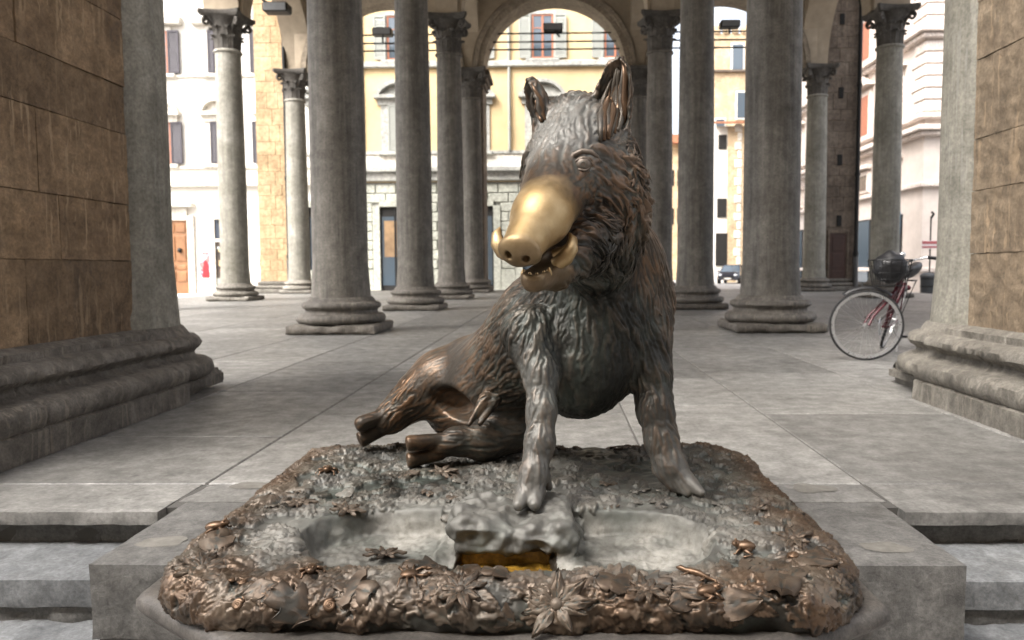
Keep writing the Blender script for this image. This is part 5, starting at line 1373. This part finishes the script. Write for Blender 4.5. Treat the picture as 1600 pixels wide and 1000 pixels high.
def leaf_at(p, n, size, ang, kind, mat, lift=.004, tilt=0.0):
    M = orient(p, n, ang, size, lift) @ Matrix.Rotation(tilt, 4, 'Y') @ Matrix.Translation((-.5, 0, .03)) @ Matrix.Diagonal((1, 1, lr.uniform(.28, .55), 1))
    place(lr.choice(LEAVES[kind]), mat, M)
def scatter(count, test, sizes, kinds, mats):
    k = 0; tries = 0
    while k < count and tries < count * 40:
        tries += 1
        x = lr.uniform(-.96, .75); y = lr.uniform(1.64, 3.0)
        od_ = float(base_outline(np.array([x]), np.array([y]))[0]); bd_ = float(basin_d(np.array([x]), np.array([y]))[0])
        if od_ > -.01 or bd_ < .03 or not test(x, y, od_, bd_): continue
        if abs(x - ROCK[0]) < .19 and 1.83 < y < 2.2: continue
        p, n = drop(x, y)
        if p is None: continue
        leaf_at(p, n, lr.uniform(*sizes), lr.uniform(0, 6.28), lr.choice(kinds), lr.choice(mats), .003, lr.uniform(-.25, .1)); k += 1
scatter(34, lambda x, y, o, b: y < 1.86, (.04, .085), ('oval', 'lobed', 'oval', 'blade'), (M_LEAFB, M_LEAFB, M_LEAFM))
scatter(46, lambda x, y, o, b: o > -.16 and y > 1.8, (.04, .085), ('oval', 'lobed', 'blade'), (M_LEAFB, M_LEAFM, M_LEAFM))
scatter(50, lambda x, y, o, b: o < -.12 and y > 2.05 and (x < -.02 or y < 2.45), (.03, .065), ('lobed', 'lobed', 'oval'), (M_LEAFG, M_LEAFG, M_LEAFM))
# side of the rim, seen from the front: leaves lying on the slope
for k in range(16):
    px = lr.uniform(285, 1315); py = lr.uniform(905, 968) if 380 < px < 1230 else lr.uniform(880, 935)
    p, n = hit(px, py)
    if p is None: continue
    leaf_at(p, n, lr.uniform(.045, .085), lr.uniform(0, 6.28), lr.choice(('oval', 'lobed', 'oval')), lr.choice((M_LEAFB, M_LEAFB, M_LEAFM)), .003, 0)
# star-shaped flowers of long leaves
for (px, py, s, n_) in ((870, 945, .075, 9), (720, 925, .06, 9), (315, 893, .065, 10), (600, 870, .05, 7), (1010, 925, .05, 8), (1240, 845, .05, 8), (540, 800, .05, 7), (1180, 800, .045, 7), (690, 740, .05, 6), (470, 790, .05, 8)):
    p, n = hit(px, py)
    if p is None: continue
    for k in range(n_):
        a = 2 * math.pi * k / n_ + .2 * lr.random()
        M = orient(p, n, a, s * lr.uniform(.85, 1.15), .006) @ Matrix.Translation((.05, 0, .04)) @ Matrix.Rotation(-.1, 4, 'Y') @ Matrix.Diagonal((1, .62, .5, 1))
        place(LEAVES['oval'][k % 3], M_LEAFB if py > 840 else M_LEAFM, M, 'petal')
    place(MB().sphere((0, 0, 0), (.2, .2, .14), 12, 8).mesh('flower_heart', True), M_LEAFM, orient(p, n, 0, s, .008), 'flower_heart')
# large single leaves read in the photograph
for (px, py, s, a, kd, mt) in ((1222, 915, .135, -1.9, 'oval', M_LEAFB), (1270, 880, .12, -.4, 'oval', M_LEAFB), (455, 945, .12, 2.4, 'lobed', M_LEAFB), (640, 745, .075, .3, 'oval', M_LEAFM), (705, 742, .075, 2.7, 'oval', M_LEAFM), (520, 705, .08, 1.2, 'lobed', M_LEAFB), (560, 925, .11, -.5, 'lobed', M_LEAFB), (960, 915, .10, 2.8, 'lobed', M_LEAFB), (1080, 930, .11, -.3, 'blade', M_LEAFB), (1150, 945, .12, .2, 'oval', M_LEAFB), (340, 850, .10, 1.9, 'lobed', M_LEAFB), (775, 900, .08, 3.0, 'lobed', M_LEAFB), (660, 890, .10, 3.0, 'lobed', M_LEAFB)):
    p, n = hit(px, py)
    if p is not None: leaf_at(p, n, s, a, kd, mt, .008, -.12)
# small animals
def frog():
    mb = MB().sphere((0, 0, .25), (.50, .30, .24), 14, 9).sphere((.45, 0, .34), (.24, .22, .17), 12, 8)
    for s in (-1, 1):
        mb.sphere((.48, .13 * s, .48), .075, 8, 6)
        mb.tube([(-.25, .22 * s, .2), (.02, .5 * s, .22), (-.35, .52 * s, .1), (-.05, .62 * s, .03), (.1, .7 * s, .02)], [.13, .11, .07, .05, .06], 8)
        mb.tube([(.25, .2 * s, .2), (.38, .42 * s, .16), (.45, .42 * s, .02), (.58, .48 * s, .01)], [.09, .07, .05, .05], 8)
    return mb.mesh('frog', True)
def snail():
    pts = []; rad = []
    for k in range(46):
        t = k / 45; a = t * 5.2 * math.pi; r = .42 * (1 - t) ** 1.1 + .01
        pts.append((r * math.cos(a), r * math.sin(a), .18 + .30 * t)); rad.append(.24 * (1 - t) ** .9 + .035)
    mb = MB().tube(pts, rad, 10).tube([(.5, -.3, .05), (.55, .1, .05), (.5, .5, .06), (.42, .75, .12)], [.08, .14, .13, .07], 8)
    return mb.mesh('snail', True)
def crab():
    mb = MB().sphere((0, 0, .2), (.42, .34, .18), 14, 8)
    for s in (-1, 1):
        for k in range(3):
            x = -.25 + .2 * k; mb.tube([(x, .25 * s, .18), (x * 1.7, .6 * s, .3), (x * 2.3, .95 * s, .02)], [.06, .05, .02], 6)
        mb.tube([(.3, .2 * s, .2), (.6, .42 * s, .22), (.85, .3 * s, .2)], [.06, .07, .12], 8).tube([(.85, .3 * s, .2), (1.08, .2 * s, .2)], [.11, .02], 8)
    return mb.mesh('crab', True)
def tortoise():
    mb = MB().lathe([(.62, 0), (.64, .12), (.56, .3), (.36, .46), (.01, .54)], 16).sphere((.75, 0, .16), (.2, .13, .12), 10, 7)
    for s in (-1, 1): mb.sphere((.4, .5 * s, .06), (.16, .12, .09), 8, 6).sphere((-.4, .5 * s, .06), (.16, .12, .09), 8, 6)
    return mb.mesh('tortoise', 60)
def lizard():
    mb = MB().tube([(-1.3, .3, .05), (-.9, -.1, .08), (-.5, .05, .14), (0, 0, .2), (.4, .05, .2), (.6, .08, .2), (.85, .1, .24), (1.05, .12, .2)], [.02, .06, .1, .17, .17, .11, .14, .05], 10)
    for s in (-1, 1):
        mb.tube([(.35, .1 * s, .18), (.45, .38 * s, .16), (.65, .42 * s, .02)], [.07, .05, .04], 7).tube([(-.3, .1 * s, .14), (-.4, .36 * s, .14), (-.2, .45 * s, .02)], [.07, .05, .04], 7)
    return mb.mesh('lizard', True)
AN = dict(frog=frog(), snail=snail(), crab=crab(), tortoise=tortoise(), lizard=lizard())
for (nm, px, py, s, a, mt) in (('frog', 338, 832, .055, 0.1, M_BRZ), ('frog', 512, 741, .055, -1.4, M_BRZ), ('frog', 486, 898, .045, -1.3, M_BRZ), ('frog', 1105, 932, .050, .3, M_BRZ), ('frog', 1165, 862, .05, 2.9, M_BRZ),
                               ('snail', 375, 946, .024, .5, M_BRZ), ('snail', 516, 948, .026, 1.5, M_BRZ), ('snail', 380, 914, .017, 2, M_BRZ), ('snail', 362, 911, .014, 1, M_BRZ), ('snail', 404, 771, .020, 2.2, M_BRZ), ('snail', 698, 812, .022, 2.2, M_LEAFG), ('snail', 1183, 823, .018, 1, M_BRZ), ('snail', 1240, 872, .022, 2.5, M_BRZ),
                               ('crab', 640, 905, .05, .2, M_BRZ), ('crab', 428, 798, .038, 2.6, M_DRK), ('tortoise', 985, 690, .062, -.4, M_BRZ), ('lizard', 1090, 905, .05, 2.6, M_BRZ), ('snail', 1192, 742, .02, .4, M_BRZ), ('snail', 1212, 770, .02, .4, M_BRZ)):
    p, n = hit(px, py)
    if p is None: continue
    if nm in ('frog', 'tortoise'): n = (n + Vector((0, 0, 2))).normalized()
    place(AN[nm], mt, orient(p, n, a, s, .004), nm)
# drain: golden silt, bar
dc = Vector((ROCK[0] - .01, 1.95, .05))
M_SILT = plain('wet_golden_silt', (.36, .20, .03), .2, nscale=60, var=.7, bstr=.6)
o = MB().rough(-.124, .124, -.115, .12, 0, .062, .012, .02, 30, 5, .002).build('drain_silt', M_SILT, base, True, Vector((dc.x, dc.y, .042)) - TBs)
o = MB().rough(-.124, .124, 0, .02, 0, .075, .012, .012, 30, 6, .002).build('drain_back', M_SILT, base, True, Vector((dc.x, 1.985, .07)) - TBs)
pb = Vector(atY(752, 902, 1.80)); pe = Vector(atY(815, 901, 1.80))
MB().tube([pb, pe], .006, 10).tube([pb + (pe - pb) * .12 + Vector((0, 0, -.012)), pb + (pe - pb) * .12 + Vector((0, 0, .010))], .005, 8).build('drain_bar', plain('steel', (.55, .55, .55), .25, 1.0), base, 60, -TBs)
# ================================================================== bicycle leaning by the ochre pier
FWc = atZ(1352, 563, 0.0); RWc = atZ(1373, 549, 0.0)
fwx, fwy = FWc[0], FWc[1]; rwx, rwy = RWc[0], RWc[1]
ax = Vector((rwx - fwx, rwy - fwy, 0)); ax = ax.normalized() * 1.04; rw = Vector((fwx, fwy, 0)) + ax
bk = thing('bicycle', 'dark red bicycle with a black front basket parked on the paving', 'bicycle', (fwx, fwy, 0))
WR = .335; u = ax.normalized(); up = Vector((0, 0, 1)); sdv = u.cross(up)
lean = .34
def bp(a, s, z): return u * a + sdv * (s + z * lean) + up * z            # along, side, height, leaning a little
M_RED = plain('dark_red_paint', (.085, .008, .016), .28); M_RUB2 = plain('black_rubber', (.02, .02, .021), .8); M_CHR = plain('chrome', (.75, .75, .76), .3, .8); M_SAD = plain('black_vinyl', (.018, .018, .02), .45); M_BASK = plain('black_wire', (.015, .015, .016), .5, .4)
def wheel(center, axis, name):
    axis = axis.normalized(); e1 = up - axis * up.dot(axis); e1.normalize(); e2 = axis.cross(e1)
    M = Matrix((e2, e1, axis)).transposed().to_4x4(); M.translation = center
    w = MB()
    ring = []
    prof = [(WR - .024, -.009), (WR - .020, -.013), (WR - .008, -.014), (WR, -.006), (WR, .006), (WR - .008, .014), (WR - .020, .013), (WR - .024, .009)]
    tyre = MB().lathe(prof + [prof[0]], 56, M, cap=False).build(name, M_RUB2, bk, 60)
    pr2 = [(WR - .048, -.011), (WR - .021, -.0125), (WR - .018, 0), (WR - .021, .0125), (WR - .048, .011), (WR - .048, -.011)]
    MB().lathe(pr2, 56, M, cap=False).build('rim', M_CHR, tyre, 60)
    MB().tube([M @ Vector((0, 0, -.05)), M @ Vector((0, 0, .05))], .02, 10).build('hub', M_CHR, tyre, 60)
    sp = MB()
    for k in range(32):
        a = 2 * math.pi * k / 32; b = a + (.5 if k % 4 < 2 else -.5); zz = .03 if k % 2 else -.03
        sp.tube([M @ Vector((.018 * math.cos(b), .018 * math.sin(b), zz)), M @ Vector(((WR - .05) * math.cos(a), (WR - .05) * math.sin(a), 0))], .0011, 4, cap=False)
    tag(sp.build('spokes', M_CHR, tyre), kind='stuff')
    return tyre
fc = Vector((0, 0, WR))
st_ax = (-sdv * .38 + u * .925 + up * .03)                                                # front wheel is steered hard over
wheel(fc, Vector((.2, 1.0, 0.0)), 'front_wheel')
rc = bp(1.04, 0, WR); wheel(rc, sdv - up * lean, 'rear_wheel')
head_b = bp(.20, 0, .66); head_t = bp(.25, 0, .79)
fdir = Vector((1, .28, 0)).normalized()
MB().tube([fc + Vector((.0, -.055, 0)), fc + (head_b - fc) * .25 + Vector((-.02, -.05, .01)), fc + (head_b - fc) * .8 + Vector((0, -.04, 0)), head_b], .013, 10).tube([fc + Vector((0, .055, 0)), fc + (head_b - fc) * .25 + Vector((-.02, .05, .01)), fc + (head_b - fc) * .8 + Vector((0, .04, 0)), head_b], .013, 10).build('fork', M_RED, bk, 60)
bb = bp(.60, 0, .28); seat_b = bp(.78, 0, .72)
fr = MB().tube([head_b, head_t], .021, 12).tube([head_b, bp(.40, 0, .42), bb], .019, 10).tube([head_t - up * .05, bp(.5, 0, .56), bp(.66, 0, .42)], .016, 10).tube([bb, seat_b], .016, 10)
for s in (-1, 1): fr.tube([bb + sdv * .03 * s, rc + sdv * .055 * s], .009, 8).tube([seat_b, rc + sdv * .055 * s], .008, 8)
fr.build('frame', M_RED, bk, 60)
MB().tube([seat_b, bp(.82, 0, .81)], .013, 10).build('seat_post', M_CHR, bk, 60)
sad = MB(); pts = []; 
sad.tube([bp(.64, 0, .845), bp(.72, 0, .85), bp(.80, 0, .84), bp(.90, 0, .845), bp(.97, 0, .86)], [.03, .05, .09, .125, .09], 14, flat=.5)
sad.build('saddle', M_SAD, bk, True)
hb = head_t + up * .12; hs = fdir.cross(up)
bar = Vector((.25, -.97, 0)).normalized()
MB().tube([head_t, hb], .013, 10).build('stem', M_CHR, bk, 60)
hbm = MB().tube([hb + bar * -.27 + Vector((.15, .03, .05)), hb + bar * -.25 + Vector((.06, .02, .06)), hb + bar * -.12 + up * .03, hb, hb + bar * .12 + up * .03, hb + bar * .25 + Vector((.06, .02, .06)), hb + bar * .27 + Vector((.15, .03, .05))], .011, 10).build('handlebar', M_CHR, bk, 60)
for s in (-1, 1):
    e = hb + bar * .27 * s + Vector((.15, .03, .05)); MB().tube([e, e + Vector((-.09, -.01, .01))], .017, 10).build('grip', M_SAD, hbm, 60)
MB().sphere(hb + Vector((.0, 0, .09)), .03, 10, 8).build('bell', M_CHR, bk, True)
# wire basket with a dark bag in it
bc = hb + Vector((-.16, -.10, -.20)); mb = MB(); N = 26
def bring(z, sx, sy): return [bc + Vector((sx * math.copysign(abs(math.cos(a)) ** .6, math.cos(a)), sy * math.copysign(abs(math.sin(a)) ** .6, math.sin(a)), z)) for a in [2 * math.pi * k / N for k in range(N + 1)]]
for q, (z, sx, sy) in enumerate(((0, .14, .11), (.06, .15, .12), (.12, .16, .13), (.18, .17, .14), (.24, .18, .15))): mb.tube(bring(z, sx, sy), .006 if q == 4 else .003, 5, cap=False)
r0, r1 = bring(0, .14, .11), bring(.24, .18, .15)
for k in range(N): mb.tube([r0[k], r1[k]], .0028, 5, cap=False)
for k in range(-3, 4): mb.tube([bc + Vector((k * .035, -.11, 0)), bc + Vector((k * .035, .11, 0))], .0028, 5, cap=False)
mb.build('basket', M_BASK, bk)
bag = MB().sphere((0, 0, 0), 1, 22, 14); bag.v = [tuple(bc + Vector((.01, 0, .17)) + Vector((x * .155, y * .12, z * .15)) * (1 + .16 * mnoise.noise(Vector((x, y, z)) * 2.2))) for x, y, z in bag.v]
sb = bag.build('bag', M_SAD, None, True); sb.location = bk.location; tag(sb, 'dark crumpled bag lying in the bicycle basket', 'bag')
# mudguard, rack, chain guard, pedals, lights
def guard(c, axis, a0, a1, name):
    axis = axis.normalized(); e1 = (up - axis * up.dot(axis)).normalized(); e2 = axis.cross(e1); pts = [c + (e2 * math.cos(a) + e1 * math.sin(a)) * (WR + .022) for a in [a0 + (a1 - a0) * k / 18 for k in range(19)]]
    MB().tube(pts, .022, 8, flat=.3).build(name, M_SAD, bk, True)
guard(fc, Vector((.2, 1.0, 0.0)), .9, 2.2, 'mudguard'); guard(rc, sdv - up * lean, .3, 2.9, 'mudguard')
mb = MB()
for s in (-1, 1): mb.tube([bp(.82, .05 * s, .74), bp(1.24, .06 * s, .74)], .006, 6).tube([bp(1.15, .06 * s, .74), rc + sdv * .06 * s], .005, 6)
for q in (.9, 1.0, 1.1, 1.2): mb.tube([bp(q, -.06, .742), bp(q, .06, .742)], .005, 6)
mb.build('rear_rack', M_BASK, bk)
MB().lathe([(.09, -.004), (.095, 0), (.09, .004)], 24, Matrix.Translation(bb - sdv * .05) @ Matrix((u, up, sdv)).transposed().to_4x4()).build('chainring', M_CHR, bk, 60)
MB().tube([bb - sdv * .06 + up * .06, rc - sdv * .06 + up * .05], .028, 8, flat=.3).build('chain_guard', M_SAD, bk, 60)
for s in (-1, 1):
    e = bb + sdv * .09 * s + (u * .12 - up * .1) * s; c = MB().tube([bb + sdv * .07 * s, e], .009, 8).build('crank', M_CHR, bk, 60)
    MB().box(-.045, .045, -.03, .03, -.012, .012, .004, Matrix.Translation(e + sdv * .05 * s)).build('pedal', M_SAD, c)
MB().tube([bp(.9, .09, .30), bp(.86, .17, .012)], .008, 8).build('kickstand', M_CHR, bk, 60)
MB().sphere(bp(1.30, 0, .66), .028, 10, 8).build('tail_light', M_RED, bk, True)
MB().sphere(hb + Vector((-.05, -.02, .02)), .035, 12, 8).build('front_lamp', M_CHR, bk, True)
